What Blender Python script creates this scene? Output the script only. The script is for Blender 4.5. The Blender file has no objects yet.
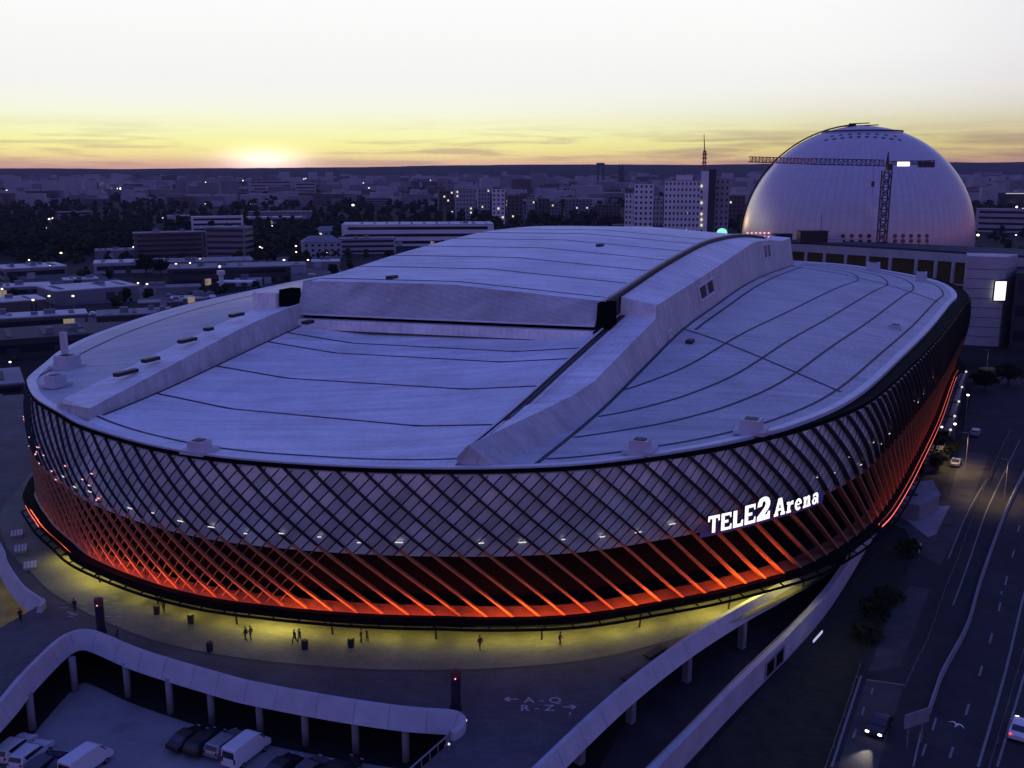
import bpy, bmesh, math, random
from mathutils import Vector, Matrix, noise
random.seed(7)
SC = bpy.context.scene
COL = SC.collection
R = math.radians
PI = math.pi

# ------------------------------------------------------------------ camera
CAM_H = 56.0
FPX = 1000.0
PITCH = math.atan((384 - 169) / FPX)
cam = bpy.data.cameras.new('camera')
cam_o = bpy.data.objects.new('camera', cam)
COL.objects.link(cam_o)
cam.sensor_width = 36.0
cam.lens = 36.0 * FPX / 1024.0
cam.clip_start = 1.0
cam.clip_end = 60000.0
cam_o.location = (0, 0, CAM_H)
cam_o.rotation_euler = (PI / 2 - PITCH, 0, 0)
SC.camera = cam_o
SC.view_settings.view_transform = 'Standard'
SC.view_settings.look = 'None'
SC.view_settings.exposure = 0.0
SC.view_settings.gamma = 1.0
SC.view_settings.use_curve_mapping = False
SC.cycles.use_denoising = True
SC.cycles.max_bounces = 6
SC.cycles.volume_bounces = 0
SC.cycles.sample_clamp_indirect = 3.0

# ------------------------------------------------------------------ world: dusk sky
SUN_AZ = R(-13.6)            # measured from +Y towards +X
SUN_EL = R(0.8)
world = bpy.data.worlds.new('World')
SC.world = world
world.use_nodes = True
wn = world.node_tree
wn.nodes.clear()
wl = wn.links
def wnode(t, **k):
    n_ = wn.nodes.new(t)
    for a_, b_ in k.items(): setattr(n_, a_, b_)
    return n_
def wmath(op, a, b=None, c=None, clamp=False):
    n_ = wnode('ShaderNodeMath', operation=op, use_clamp=clamp)
    for i, v in enumerate((a, b, c)):
        if v is None: continue
        if isinstance(v, (int, float)): n_.inputs[i].default_value = v
        else: wl.new(v, n_.inputs[i])
    return n_.outputs[0]
def wmix(f, a, b, mode='MIX'):
    n_ = wnode('ShaderNodeMix', data_type='RGBA', blend_type=mode)
    for s, v in ((n_.inputs[0], f), (n_.inputs[6], a), (n_.inputs[7], b)):
        if isinstance(v, (int, float)): s.default_value = v
        elif isinstance(v, tuple): s.default_value = (*v, 1)
        else: wl.new(v, s)
    return n_.outputs[2]
def wramp(fac, stops, interp='LINEAR'):
    n_ = wnode('ShaderNodeValToRGB')
    cr = n_.color_ramp
    cr.interpolation = interp
    while len(cr.elements) < len(stops): cr.elements.new(0.5)
    for e, (p_, c_) in zip(cr.elements, stops):
        e.position = p_
        e.color = (*c_, 1)
    wl.new(fac, n_.inputs[0])
    return n_.outputs[0]
tc = wnode('ShaderNodeTexCoord')
sep = wnode('ShaderNodeSeparateXYZ')
wl.new(tc.outputs['Generated'], sep.inputs[0])
el = wmath('ARCSINE', sep.outputs[2])
el_n = wmath('MULTIPLY', el, 2 / PI)                     # 0 horizon .. 1 zenith
sa = wmath('ADD', wmath('MULTIPLY', sep.outputs[0], math.sin(SUN_AZ)),
           wmath('MULTIPLY', sep.outputs[1], math.cos(SUN_AZ)))
hl = wmath('SQRT', wmath('SUBTRACT', 1.0001, wmath('MULTIPLY', sep.outputs[2], sep.outputs[2])))
caz = wmath('DIVIDE', sa, hl)                            # cosine of azimuth from the sunset
d = 1 / 90
front = wramp(el_n, [(0, (1.0, .50, .40)), (.35*d, (1.04, .66, .38)), (.8*d, (1.06, .88, .34)), (1.4*d, (1.04, 1.0, .40)),
                     (2.2*d, (1.0, 1.0, .58)), (3.2*d, (.98, .98, .82)), (4.6*d, (.94, .94, .92)),
                     (10*d, (1.0, 1.0, 1.0)), (14*d, (.45, .47, .80)), (22*d, (.13, .15, .52)), (45*d, (.090, .122, .49)), (1, (.078, .112, .51))])
back = wramp(el_n, [(0, (.44, .15, .25)), (5*d, (.27, .145, .32)), (12*d, (.15, .145, .39)), (26*d, (.10, .13, .44)), (45*d, (.090, .122, .49)), (1, (.078, .112, .51))])
side = wramp(caz, [(0, (0, 0, 0)), (.35, (0, 0, 0)), (.90, (1, 1, 1)), (1, (1, 1, 1))], 'EASE')
# thin cloud streaks near the horizon of the sunset
mp = wnode('ShaderNodeMapping')
mp.inputs['Scale'].default_value = (7, 7, 105)
wl.new(tc.outputs['Generated'], mp.inputs[0])
nz = wnode('ShaderNodeTexNoise')
nz.inputs['Scale'].default_value = 1.0
nz.inputs['Detail'].default_value = 6.0
nz.inputs['Roughness'].default_value = .58
wl.new(mp.outputs[0], nz.inputs['Vector'])
nz.inputs['Distortion'].default_value = .35
cl = wramp(nz.outputs[0], [(0, (0, 0, 0)), (.47, (0, 0, 0)), (.62, (1, 1, 1)), (1, (1, 1, 1))])
band = wramp(el_n, [(0, (.55, .55, .55)), (.5*d, (1, 1, 1)), (1.7*d, (.8, .8, .8)), (2.4*d, (.12, .12, .12)), (3.2*d, (0, 0, 0)), (1, (0, 0, 0))])
cfac = wmath('MULTIPLY', wmath('MULTIPLY', cl, band), .66)
# the glow stays clear of cloud just over the place where the sun went down
az_off = wmath('SUBTRACT', 1.0, caz)
clear = wmath('SUBTRACT', 1.0, wmath('POWER', 2.718, wmath('MULTIPLY', az_off, -420.0)))
cfac = wmath('MULTIPLY', cfac, clear)
sky_f = wmix(cfac, front, (.52, .34, .27))
# the sky turns duller away from the sunset
dull = wramp(caz, [(0, (0, 0, 0)), (.78, (.0, .0, .0)), (.86, (.12, .12, .12)), (.985, (1, 1, 1)), (1, (1, 1, 1))])
dull_c = wmix(1.0, sky_f, (.66, .60, .62), 'MULTIPLY')
lowmask = wramp(el_n, [(0, (1, 1, 1)), (1.6*d, (.85, .85, .85)), (4.2*d, (.12, .12, .12)), (6*d, (0, 0, 0)), (1, (0, 0, 0))])
sky_f = wmix(wmath('MULTIPLY', wmath('SUBTRACT', 1.0, dull), lowmask), sky_f, dull_c)
# sun glow
ga = wmath('MULTIPLY', az_off, -1500.0)
ge = wmath('MULTIPLY', wmath('POWER', wmath('ABSOLUTE', wmath('SUBTRACT', el, R(.45))), 2.0), -9000.0)
glow = wmath('POWER', 2.718, wmath('ADD', ga, ge))
gl = wmix(glow, (0, 0, 0), (.85, .85, .85))
sky_f = wmix(1.0, sky_f, gl, 'ADD')
sky = wmix(side, back, sky_f)
bg = wnode('ShaderNodeBackground')
bg.inputs['Strength'].default_value = 1.0
wl.new(sky, bg.inputs[0])
wo = wnode('ShaderNodeOutputWorld')
wl.new(bg.outputs[0], wo.inputs[0])

# the last of the sun, grazing
sun = bpy.data.lights.new('sun', 'SUN')
sun.energy = .10
sun.angle = R(4)
sun.color = (1.0, .62, .36)
sun_o = bpy.data.objects.new('sun', sun)
COL.objects.link(sun_o)
sdir = Vector((math.sin(SUN_AZ) * math.cos(SUN_EL), math.cos(SUN_AZ) * math.cos(SUN_EL), math.sin(SUN_EL)))
sun_o.rotation_euler = sdir.to_track_quat('Z', 'Y').to_euler()
sun_o.location = (0, 0, 300)

# ------------------------------------------------------------------ helpers
def at(px, py, z=None, Y=None):
    """surveyed point: photograph pixel -> world point at height z (or at distance Y)"""
    xc, yc = (px - 512) / FPX, (py - 384) / FPX
    r_ = Vector((xc, math.cos(PITCH) - yc * math.sin(PITCH), -math.sin(PITCH) - yc * math.cos(PITCH)))
    t = (z - CAM_H) / r_.z if z is not None else Y / r_.y
    return Vector((0, 0, CAM_H)) + r_ * t

MATS = {}
def mat(name, col, rough=.7, metal=0.0, emit=None, es=1.0, var=.0, vscale=.3, bump=0.0, bscale=2.0, spec=.5, coords='Object'):
    if name in MATS: return MATS[name]
    m = bpy.data.materials.new(name)
    m.use_nodes = True
    nt = m.node_tree
    b = nt.nodes['Principled BSDF']
    b.inputs['Base Color'].default_value = (*col, 1)
    b.inputs['Roughness'].default_value = rough
    b.inputs['Metallic'].default_value = metal
    b.inputs['Specular IOR Level'].default_value = spec
    if emit:
        b.inputs['Emission Color'].default_value = (*emit, 1)
        b.inputs['Emission Strength'].default_value = es
    if var or bump:
        t = nt.nodes.new('ShaderNodeTexCoord')
    if var:
        n1 = nt.nodes.new('ShaderNodeTexNoise')
        n1.inputs['Scale'].default_value = vscale
        n1.inputs['Detail'].default_value = 7
        n1.inputs['Roughness'].default_value = .65
        nt.links.new(t.outputs[coords], n1.inputs['Vector'])
        cr = nt.nodes.new('ShaderNodeValToRGB')
        cr.color_ramp.elements[0].position = .3
        cr.color_ramp.elements[1].position = .7
        cr.color_ramp.elements[0].color = (*[max(0, c * (1 - var)) for c in col], 1)
        cr.color_ramp.elements[1].color = (*[min(1, c * (1 + var)) for c in col], 1)
        nt.links.new(n1.outputs[0], cr.inputs[0])
        nt.links.new(cr.outputs[0], b.inputs['Base Color'])
    if bump:
        n2 = nt.nodes.new('ShaderNodeTexNoise')
        n2.inputs['Scale'].default_value = bscale
        n2.inputs['Detail'].default_value = 5
        nt.links.new(t.outputs[coords], n2.inputs['Vector'])
        bp = nt.nodes.new('ShaderNodeBump')
        bp.inputs['Strength'].default_value = bump
        bp.inputs['Distance'].default_value = .3
        nt.links.new(n2.outputs[0], bp.inputs['Height'])
        nt.links.new(bp.outputs[0], b.inputs['Normal'])
    MATS[name] = m
    return m

def tag(o, label=None, cat=None, group=None, kind=None):
    if label: o['label'] = label
    if cat: o['category'] = cat
    if group: o['group'] = group
    if kind: o['kind'] = kind
    return o

def empty(name, loc=(0, 0, 0), rz=0.0, label=None, cat=None, group=None):
    o = bpy.data.objects.new(name, None)
    COL.objects.link(o)
    o.location = loc
    o.rotation_euler = (0, 0, rz)
    o.empty_display_size = .5
    return tag(o, label, cat, group)

def copy_tree(o, parent=None):
    c = o.copy()
    COL.objects.link(c)
    c.parent = parent
    for ch in list(o.children): copy_tree(ch, c)
    return c

class MB:
    """collects faces, then links them as one mesh object"""
    def __init__(s): s.v = []; s.f = []; s.mi = []
    def add(s, vs, fs, mi=0):
        k = len(s.v)
        s.v += [tuple(q) for q in vs]
        s.f += [tuple(i + k for i in q) for q in fs]
        s.mi += [mi] * len(fs)
        return s
    def box(s, c, size, rz=0.0, mi=0, taper=1.0, top_shift=(0, 0)):
        sx, sy, sz = size[0] / 2, size[1] / 2, size[2] / 2
        vs = []
        for dz, k in ((-sz, 1.0), (sz, taper)):
            for dx, dy in ((-1, -1), (1, -1), (1, 1), (-1, 1)):
                x, y = dx * sx * k, dy * sy * k
                if dz > 0: x += top_shift[0]; y += top_shift[1]
                vs.append((c[0] + x * math.cos(rz) - y * math.sin(rz), c[1] + x * math.sin(rz) + y * math.cos(rz), c[2] + dz))
        return s.add(vs, [(0, 3, 2, 1), (4, 5, 6, 7), (0, 1, 5, 4), (1, 2, 6, 5), (2, 3, 7, 6), (3, 0, 4, 7)], mi)
    def prism(s, poly, z0, z1, mi=0):
        n_ = len(poly)
        a = sum(poly[i][0] * poly[(i + 1) % n_][1] - poly[(i + 1) % n_][0] * poly[i][1] for i in range(n_))
        if a < 0: poly = poly[::-1]
        vs = [(p_[0], p_[1], z0) for p_ in poly] + [(p_[0], p_[1], z1) for p_ in poly]
        fs = [tuple(range(n_ - 1, -1, -1)), tuple(range(n_, 2 * n_))]
        fs += [(i, (i + 1) % n_, (i + 1) % n_ + n_, i + n_) for i in range(n_)]
        return s.add(vs, fs, mi)
    def tube(s, pts, r, n=6, mi=0, cap=True, r1=None):
        pts = [Vector(q) for q in pts]
        vs, fs = [], []
        m_ = len(pts)
        for i, q in enumerate(pts):
            t = (pts[min(i + 1, m_ - 1)] - pts[max(i - 1, 0)]).normalized()
            up = Vector((0, 0, 1)) if abs(t.z) < .9 else Vector((1, 0, 0))
            a = t.cross(up).normalized()
            b = t.cross(a).normalized()
            rr = r if r1 is None else r + (r1 - r) * i / (m_ - 1)
            for k in range(n):
                g = 2 * PI * k / n
                vs.append(q + a * rr * math.cos(g) + b * rr * math.sin(g))
        for i in range(m_ - 1):
            for k in range(n):
                fs.append((i * n + k, i * n + (k + 1) % n, (i + 1) * n + (k + 1) % n, (i + 1) * n + k))
        if cap:
            fs.append(tuple(range(n)))
            fs.append(tuple((m_ - 1) * n + k for k in range(n)))
        return s.add(vs, fs, mi)
    def grid(s, rows, mi=0, closed=False):
        """rows: list of equally long point lists"""
        w_ = len(rows[0])
        vs = [q for r_ in rows for q in r_]
        fs = []
        for i in range(len(rows) - 1):
            for k in range(w_ if closed else w_ - 1):
                k2 = (k + 1) % w_
                fs.append((i * w_ + k, i * w_ + k2, (i + 1) * w_ + k2, (i + 1) * w_ + k))
        return s.add(vs, fs, mi)
    def bar(s, a, b, w, h, mi=0):
        """rectangular bar between two points, w across, h upwards"""
        a, b = Vector(a), Vector(b)
        t = (b - a).normalized()
        up = Vector((0, 0, 1)) if abs(t.z) < .95 else Vector((0, 1, 0))
        x = t.cross(up).normalized() * (w / 2)
        y = x.cross(t).normalized() * (h / 2)
        vs = [a - x - y, a + x - y, a + x + y, a - x + y, b - x - y, b + x - y, b + x + y, b - x + y]
        return s.add(vs, [(0, 3, 2, 1), (4, 5, 6, 7), (0, 1, 5, 4), (1, 2, 6, 5), (2, 3, 7, 6), (3, 0, 4, 7)], mi)
    def ico(s, c, r, sub=1, mi=0, sz=1.0):
        bm = bmesh.new()
        bmesh.ops.create_icosphere(bm, subdivisions=sub, radius=r)
        bm.verts.ensure_lookup_table()
        s.add([(c[0] + v.co.x, c[1] + v.co.y, c[2] + v.co.z * sz) for v in bm.verts], [tuple(v.index for v in f.verts) for f in bm.faces], mi)
        bm.free()
        return s
    def build(s, name, m, parent=None, smooth=False, origin=None):
        me = bpy.data.meshes.new(name)
        off = Vector((0, 0, 0))
        if parent is not None:
            q = parent
            while q is not None:
                off += Vector(q.location)
                q = q.parent
        if origin is not None and parent is None: off = Vector(origin)
        me.from_pydata([(v[0] - off.x, v[1] - off.y, v[2] - off.z) for v in s.v], [], s.f)
        for x in (m if isinstance(m, (list, tuple)) else [m]): me.materials.append(x)
        if isinstance(m, (list, tuple)):
            me.polygons.foreach_set('material_index', s.mi)
        bm = bmesh.new()
        bm.from_mesh(me)
        bmesh.ops.recalc_face_normals(bm, faces=bm.faces)
        bm.to_mesh(me)
        bm.free()
        if smooth:
            me.polygons.foreach_set('use_smooth', [True] * len(me.polygons))
        o = bpy.data.objects.new(name, me)
        COL.objects.link(o)
        if parent is not None: o.parent = parent
        elif origin is not None: o.location = origin
        return o

def interp(tab, x):
    if x <= tab[0][0]: return tab[0][1]
    for (a, p_), (b, q) in zip(tab, tab[1:]):
        if x <= b: return p_ + (q - p_) * (x - a) / (b - a)
    return tab[-1][1]
def smooth_interp(tab, x):
    """Catmull-Rom through a table"""
    n_ = len(tab)
    if x <= tab[0][0]: return tab[0][1]
    if x >= tab[-1][0]: return tab[-1][1]
    for i in range(n_ - 1):
        if x <= tab[i + 1][0]:
            (x0, y0), (x1, y1) = tab[i], tab[i + 1]
            m0 = (y1 - tab[i - 1][1]) / (x1 - tab[i - 1][0]) if i > 0 else (y1 - y0) / (x1 - x0)
            m1 = (tab[i + 2][1] - y0) / (tab[i + 2][0] - x0) if i + 2 < n_ else (y1 - y0) / (x1 - x0)
            h = x1 - x0
            t = (x - x0) / h
            return (2*t**3 - 3*t**2 + 1)*y0 + (t**3 - 2*t**2 + t)*h*m0 + (-2*t**3 + 3*t**2)*y1 + (t**3 - t**2)*h*m1
def catmull(C, k=12, closed=False):
    out = []
    n_ = len(C)
    C = [Vector(c) for c in C]
    for i in range(n_ if closed else n_ - 1):
        g = lambda j: C[j % n_] if closed else C[max(0, min(n_ - 1, j))]
        p0, p1, p2, p3 = g(i - 1), g(i), g(i + 1), g(i + 2)
        for q in range(k):
            t = q / k
            out.append(.5 * ((2 * p1) + (-p0 + p2) * t + (2 * p0 - 5 * p1 + 4 * p2 - p3) * t * t + (-p0 + 3 * p1 - 3 * p2 + p3) * t ** 3))
    if not closed: out.append(C[-1].copy())
    return out

# ================================================================== levels
PZ = 3.0        # arena plaza
GZ = -2.0       # streets and city ground

# ================================================================== ARENA (axis frame u along, v across)
AX = R(67.8)
DU = Vector((math.cos(AX), math.sin(AX), 0))
DV = Vector((math.sin(AX), -math.cos(AX), 0))
def W(u, v, z): return DU * u + DV * v + Vector((0, 0, z))
CU, CV = 228.0, -78.0
RIMZ = 24.0
RIM_C = [(113.4, -127.8), (109.4, -124), (102.3, -114.7), (96.9, -104.5), (92.9, -96.2), (89, -82.4), (88, -70.8), (89.8, -58.2),
         (92.9, -47.5), (96.9, -38.6), (102, -31.1), (112.2, -22.1), (120.7, -16.6), (128.6, -12.7), (140.3, -8.7), (155.4, -5.6),
         (181, -2.1), (218.3, 2.7), (261.4, 7.2), (278.8, 9.1), (299.6, 7.8), (319.5, 2.8), (340, -9), (356.3, -22.2), (363, -34.9),
         (368, -55), (369, -78), (368, -100), (363, -121), (356, -134), (340, -147), (320, -158.7), (279, -166), (250, -167),
         (224.1, -165.1), (187.1, -160.8), (155.3, -151.6), (134.3, -142.1), (122.3, -134.1)]
RIM_D = [(p_.x, p_.y) for p_ in catmull([Vector((a, b, 0)) for a, b in RIM_C], 24, True)]
# arc length table
_cum = [0.0]
for i in range(len(RIM_D)):
    a, b = RIM_D[i], RIM_D[(i + 1) % len(RIM_D)]
    _cum.append(_cum[-1] + math.hypot(b[0] - a[0], b[1] - a[1]))
PERIM = _cum[-1]
import bisect
def rim_at(s):
    s %= PERIM
    i = min(bisect.bisect_right(_cum, s) - 1, len(RIM_D) - 1)
    a, b = RIM_D[i], RIM_D[(i + 1) % len(RIM_D)]
    t = (s - _cum[i]) / max(1e-9, _cum[i + 1] - _cum[i])
    return a[0] + (b[0] - a[0]) * t, a[1] + (b[1] - a[1]) * t
def rim_n(s):
    a, b = rim_at(s - 2.5), rim_at(s + 2.5)
    t = (b[0] - a[0], b[1] - a[1])
    l = math.hypot(*t)
    nu, nv = t[1] / l, -t[0] / l
    u, v = rim_at(s)
    if nu * (u - CU) + nv * (v - CV) < 0: nu, nv = -nu, -nv
    return nu, nv
def theta(s):
    u, v = rim_at(s)
    return math.degrees(math.atan2(v - CV, u - CU)) % 360
def smid(th):
    """arc position of the rim point seen at angle th from the centre"""
    best = min(range(len(RIM_D)), key=lambda i: abs((math.degrees(math.atan2(RIM_D[i][1] - CV, RIM_D[i][0] - CU)) - th + 180) % 360 - 180))
    return _cum[best]
F0 = [(0, 1.5), (20, 2.0), (60, 2.8), (120, 2.8), (140, 2.2), (150, 1.0), (160, .5), (185, .4), (200, .2), (215, .3), (230, 1.0), (300, 1.5), (360, 1.5)]
FB = [(0, 0), (60, .5), (80, 1.2), (126, 3.0), (137, 3.2), (147, 2.2), (152, .3), (157, -1.2), (167, -2.9), (176, -2.5), (183, -1.2), (190, -.3), (197, -.5), (206, 1.0), (240, .5), (360, 0)]
ZP, ZB = 14.0, 5.9          # foot of the panels, foot of the ribs
def fac_off(th, z):
    f0 = interp(F0, th)
    fb = interp(FB, th)
    fm = f0 * .75 + fb * .25 + .25
    if z >= ZP:
        t = (RIMZ - z) / (RIMZ - ZP)
        return f0 + (fm - f0) * t + .5 * math.sin(PI * t)
    t = (ZP - z) / (ZP - ZB)
    return fm + (fb - fm) * t
def FP(s, z, off=0.0):
    nu, nv = rim_n(s)
    u, v = rim_at(s)
    o = fac_off(theta(s), z) + off
    return W(u + nu * o, v + nv * o, z)
def inset(s, dlt, z):
    nu, nv = rim_n(s)
    u, v = rim_at(s)
    return W(u - nu * dlt, v - nv * dlt, z)

# ------------------------------------------------ materials
def roof_mat(name, col, seam=1.2, seam_amt=.10, bands='Y'):
    m = bpy.data.materials.new(name)
    m.use_nodes = True
    nt = m.node_tree
    L = nt.links
    b = nt.nodes['Principled BSDF']
    b.inputs['Roughness'].default_value = .62
    b.inputs['Specular IOR Level'].default_value = .35
    t = nt.nodes.new('ShaderNodeTexCoord')
    n1 = nt.nodes.new('ShaderNodeTexNoise'); n1.inputs['Scale'].default_value = .09; n1.inputs['Detail'].default_value = 9; n1.inputs['Roughness'].default_value = .7
    L.new(t.outputs['Object'], n1.inputs['Vector'])
    # streaks of dirt washed across the roof
    mp = nt.nodes.new('ShaderNodeMapping'); mp.inputs['Rotation'].default_value = (0, 0, -AX); mp.inputs['Scale'].default_value = (.05, .9, .3)
    L.new(t.outputs['Object'], mp.inputs[0])
    n2 = nt.nodes.new('ShaderNodeTexNoise'); n2.inputs['Scale'].default_value = 1.0; n2.inputs['Detail'].default_value = 5
    L.new(mp.outputs[0], n2.inputs['Vector'])
    n3 = nt.nodes.new('ShaderNodeTexNoise'); n3.inputs['Scale'].default_value = 1.6; n3.inputs['Detail'].default_value = 4
    L.new(t.outputs['Object'], n3.inputs['Vector'])
    # standing seams
    mp2 = nt.nodes.new('ShaderNodeMapping'); mp2.inputs['Rotation'].default_value = (0, 0, -AX)
    L.new(t.outputs['Object'], mp2.inputs[0])
    wv = nt.nodes.new('ShaderNodeTexWave'); wv.wave_type = 'BANDS'; wv.bands_direction = bands; wv.wave_profile = 'SAW'
    wv.inputs['Scale'].default_value = 1 / seam * .314 * 2; wv.inputs['Distortion'].default_value = 0
    L.new(mp2.outputs[0], wv.inputs[0])
    def mth(op, a, c):
        q = nt.nodes.new('ShaderNodeMath'); q.operation = op
        for i, x in enumerate((a, c)):
            if isinstance(x, (int, float)): q.inputs[i].default_value = x
            else: L.new(x, q.inputs[i])
        return q.outputs[0]
    v = mth('ADD', mth('MULTIPLY', mth('SUBTRACT', n1.outputs[0], .5), .95), 1.0)
    v = mth('ADD', v, mth('MULTIPLY', mth('SUBTRACT', n2.outputs[0], .5), .75))
    v = mth('ADD', v, mth('MULTIPLY', mth('SUBTRACT', n3.outputs[0], .5), .40))
    v = mth('SUBTRACT', v, mth('MULTIPLY', mth('GREATER_THAN', wv.outputs['Fac'], .88), seam_amt))
    mx = nt.nodes.new('ShaderNodeMix'); mx.data_type = 'RGBA'; mx.blend_type = 'MULTIPLY'
    mx.inputs[0].default_value = 1
    mx.inputs[6].default_value = (*col, 1)
    cb = nt.nodes.new('ShaderNodeCombineColor')
    for i in range(3): L.new(v, cb.inputs[i])
    L.new(cb.outputs[0], mx.inputs[7])
    L.new(mx.outputs[2], b.inputs['Base Color'])
    return m
M_ROOF = roof_mat('roof membrane grey', (.56, .56, .56), 1.8, .09)
M_ROOF2 = roof_mat('roof membrane pale', (.86, .86, .85), 1.8, .12)
M_CORR = roof_mat('corrugated metal wall', (.50, .53, .53), .8, .22, 'X')
M_TRIM = mat('roof trim white', (.74, .74, .76), .5, var=.12, vscale=.5)
M_LINE = mat('dark roof gutter', (.045, .045, .06), .7)
M_DARK = mat('matt black steel', (.018, .018, .022), .55)
M_BLACK = mat('unlit interior', (.006, .006, .008), .9, spec=0.0)
M_FIN = mat('dark facade fin', (.022, .022, .028), .45, .3)
M_RIB = mat('red tinted rib below the panels', (.42, .19, .09), .5, var=.2, vscale=.8)  # red light put into the base colour of the ribs
M_PANEL = mat('perforated aluminium panel', (.64, .76, .72), .40, .2, var=.28, vscale=.10)
M_SILL = mat('red tinted sill sheet', (.17, .07, .035), .5, var=.2, vscale=.7)  # sill colour reddened too, to carry the red light
M_LED = mat('red led strip', (.5, .05, .03), .5, emit=(1.0, .17, .03), es=21.0)
M_LED2 = mat('red led strip low', (.5, .05, .03), .5, emit=(1.0, .13, .05), es=2.3)
M_LEDP = mat('pink led line', (.5, .1, .1), .5, emit=(1.0, .16, .13), es=1.6)
M_YEL = mat('yellow downlight', (.5, .45, .1), .5, emit=(1.0, .84, .16), es=8.5)
M_WHITE = mat('white lamp', (.8, .8, .8), .5, emit=(1.0, .95, .9), es=.8)
M_PINK = mat('pink lamp and glint', (.8, .5, .5), .5, emit=(1.0, .42, .45), es=1.6)
M_SIGN = mat('lit white letter', (.8, .8, .8), .5, emit=(1.0, .97, 1.0), es=1.2)
M_BOARD = mat('violet sign board', (.20, .19, .42), .45, var=.1)
M_RING = mat('black ring steel', (.006, .006, .007), .8, spec=.03)
M_GLASS = mat('dark glass', (.02, .022, .03), .12, spec=.8)
M_UNIT = mat('roof plant casing', (.55, .55, .58), .55, var=.12)

ar = empty('arena', W(CU, CV, PZ), 0, 'huge rounded arena with lattice facade, red lit foot and raised sliding roof', 'arena')

# ------------------------------------------------ roof heights
T_BASE = [(88, 24.0), (92, 24.0), (122, 24.7), (145, 26.5), (170, 28.5), (200, 29.1), (230, 29.5), (261, 29.0), (300, 27.4), (324, 26.3), (345, 25.0), (363, 24.05)]
T_TOP0 = [(92, 25.0), (110, 25.4), (126, 25.9), (145, 28.2), (167, 30.9), (167.2, 33.1), (203, 34.3), (224, 35.1), (271, 37.1), (300, 35.8), (333, 33.4)]
T_TOP = [(u * .952, 56 - (56 - z) * .952) for u, z in T_TOP0]
T_RAIL = [(88, 24.1), (98, 24.7), (108, 25.6), (115, 26.4), (130, 28.3), (149, 30.6), (165, 32.3), (185, 33.6)]
T_EDGE = [(146, 35.2), (163, 36.4), (180, 37.7), (204, 39.0), (224, 39.7), (247, 39.5), (271, 38.6), (300, 36.6), (330, 33.8), (345, 32)]
def z_rail(u): return smooth_interp(T_RAIL, u)
def z_base(u): return smooth_interp(T_BASE, u)
VR0, VR1, VR2 = -45.5, -39.5, -38.0     # right truss: rail, outer top edge, outer foot
VL0, VL1, VL2 = -97.5, -104.5, -108.0   # left truss
def v_rim(u, right=True):
    best = None
    for i in range(len(RIM_D)):
        a, b = RIM_D[i], RIM_D[(i + 1) % len(RIM_D)]
        if (a[0] - u) * (b[0] - u) <= 0 and a[0] != b[0]:
            v = a[1] + (b[1] - a[1]) * (u - a[0]) / (b[0] - a[0])
            if best is None or (v > best if right else v < best): best = v
    return best
def u_rim(v):
    best = None
    for i in range(len(RIM_D)):
        a, b = RIM_D[i], RIM_D[(i + 1) % len(RIM_D)]
        if (a[1] - v) * (b[1] - v) <= 0 and a[1] != b[1]:
            u = a[0] + (b[0] - a[0]) * (v - a[1]) / (b[1] - a[1])
            if best is None or u < best: best = u
    return best
def z_side(u, v, right=True):
    v0 = VR2 if right else VL2
    vr = v_rim(u, right)
    if vr is None: return RIMZ
    w = (v - v0) / (vr - v0) if abs(vr - v0) > .5 else 1.0
    w = max(0, min(1, w))
    hump = z_base(u) - 24
    if not right: hump = hump * 1.1 + 1.2 * max(0, 1 - ((u - 170) / 60) ** 2)
    return RIMZ + hump * (1 - w ** 1.7)
# side roofs
for right in (True, False):
    v0 = VR2 if right else VL2
    us = [u for u in range(80, 372)]
    vs_ = v0 - (2.7 if right else -10.8)
    ok = [u for u in us if v_rim(u, right) is not None and (v_rim(u, right) - vs_) * (1 if right else -1) > .3]
    rows = []
    for u in range(min(ok), max(ok) + 1, 3):
        vr = v_rim(u, right)
        rows.append([W(u, vs_ + (vr - vs_) * k / 24, z_side(u, vs_ + (vr - vs_) * k / 24, right)) for k in range(25)])
    m = MB(); m.grid(rows)
    m.build('side_roof', M_ROOF, ar, True)

def strip(pts, w, name, m_, lift=.06, parent=ar):
    """a flat strip laid along a line of points"""
    rows = [[], []]
    for i, q in enumerate(pts):
        t = (pts[min(i + 1, len(pts) - 1)] - pts[max(0, i - 1)])
        t.z = 0
        if t.length < 1e-6: continue
        nn = Vector((t.y, -t.x, 0)).normalized() * w / 2
        rows[0].append(q + nn + Vector((0, 0, lift)))
        rows[1].append(q - nn + Vector((0, 0, lift)))
    lo = [[q - Vector((0, 0, .14)) for q in r_] for r_ in rows]
    mb = MB()
    mb.grid([lo[0], rows[0], rows[1], lo[1]])
    return mb.build(name, m_, parent)
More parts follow.
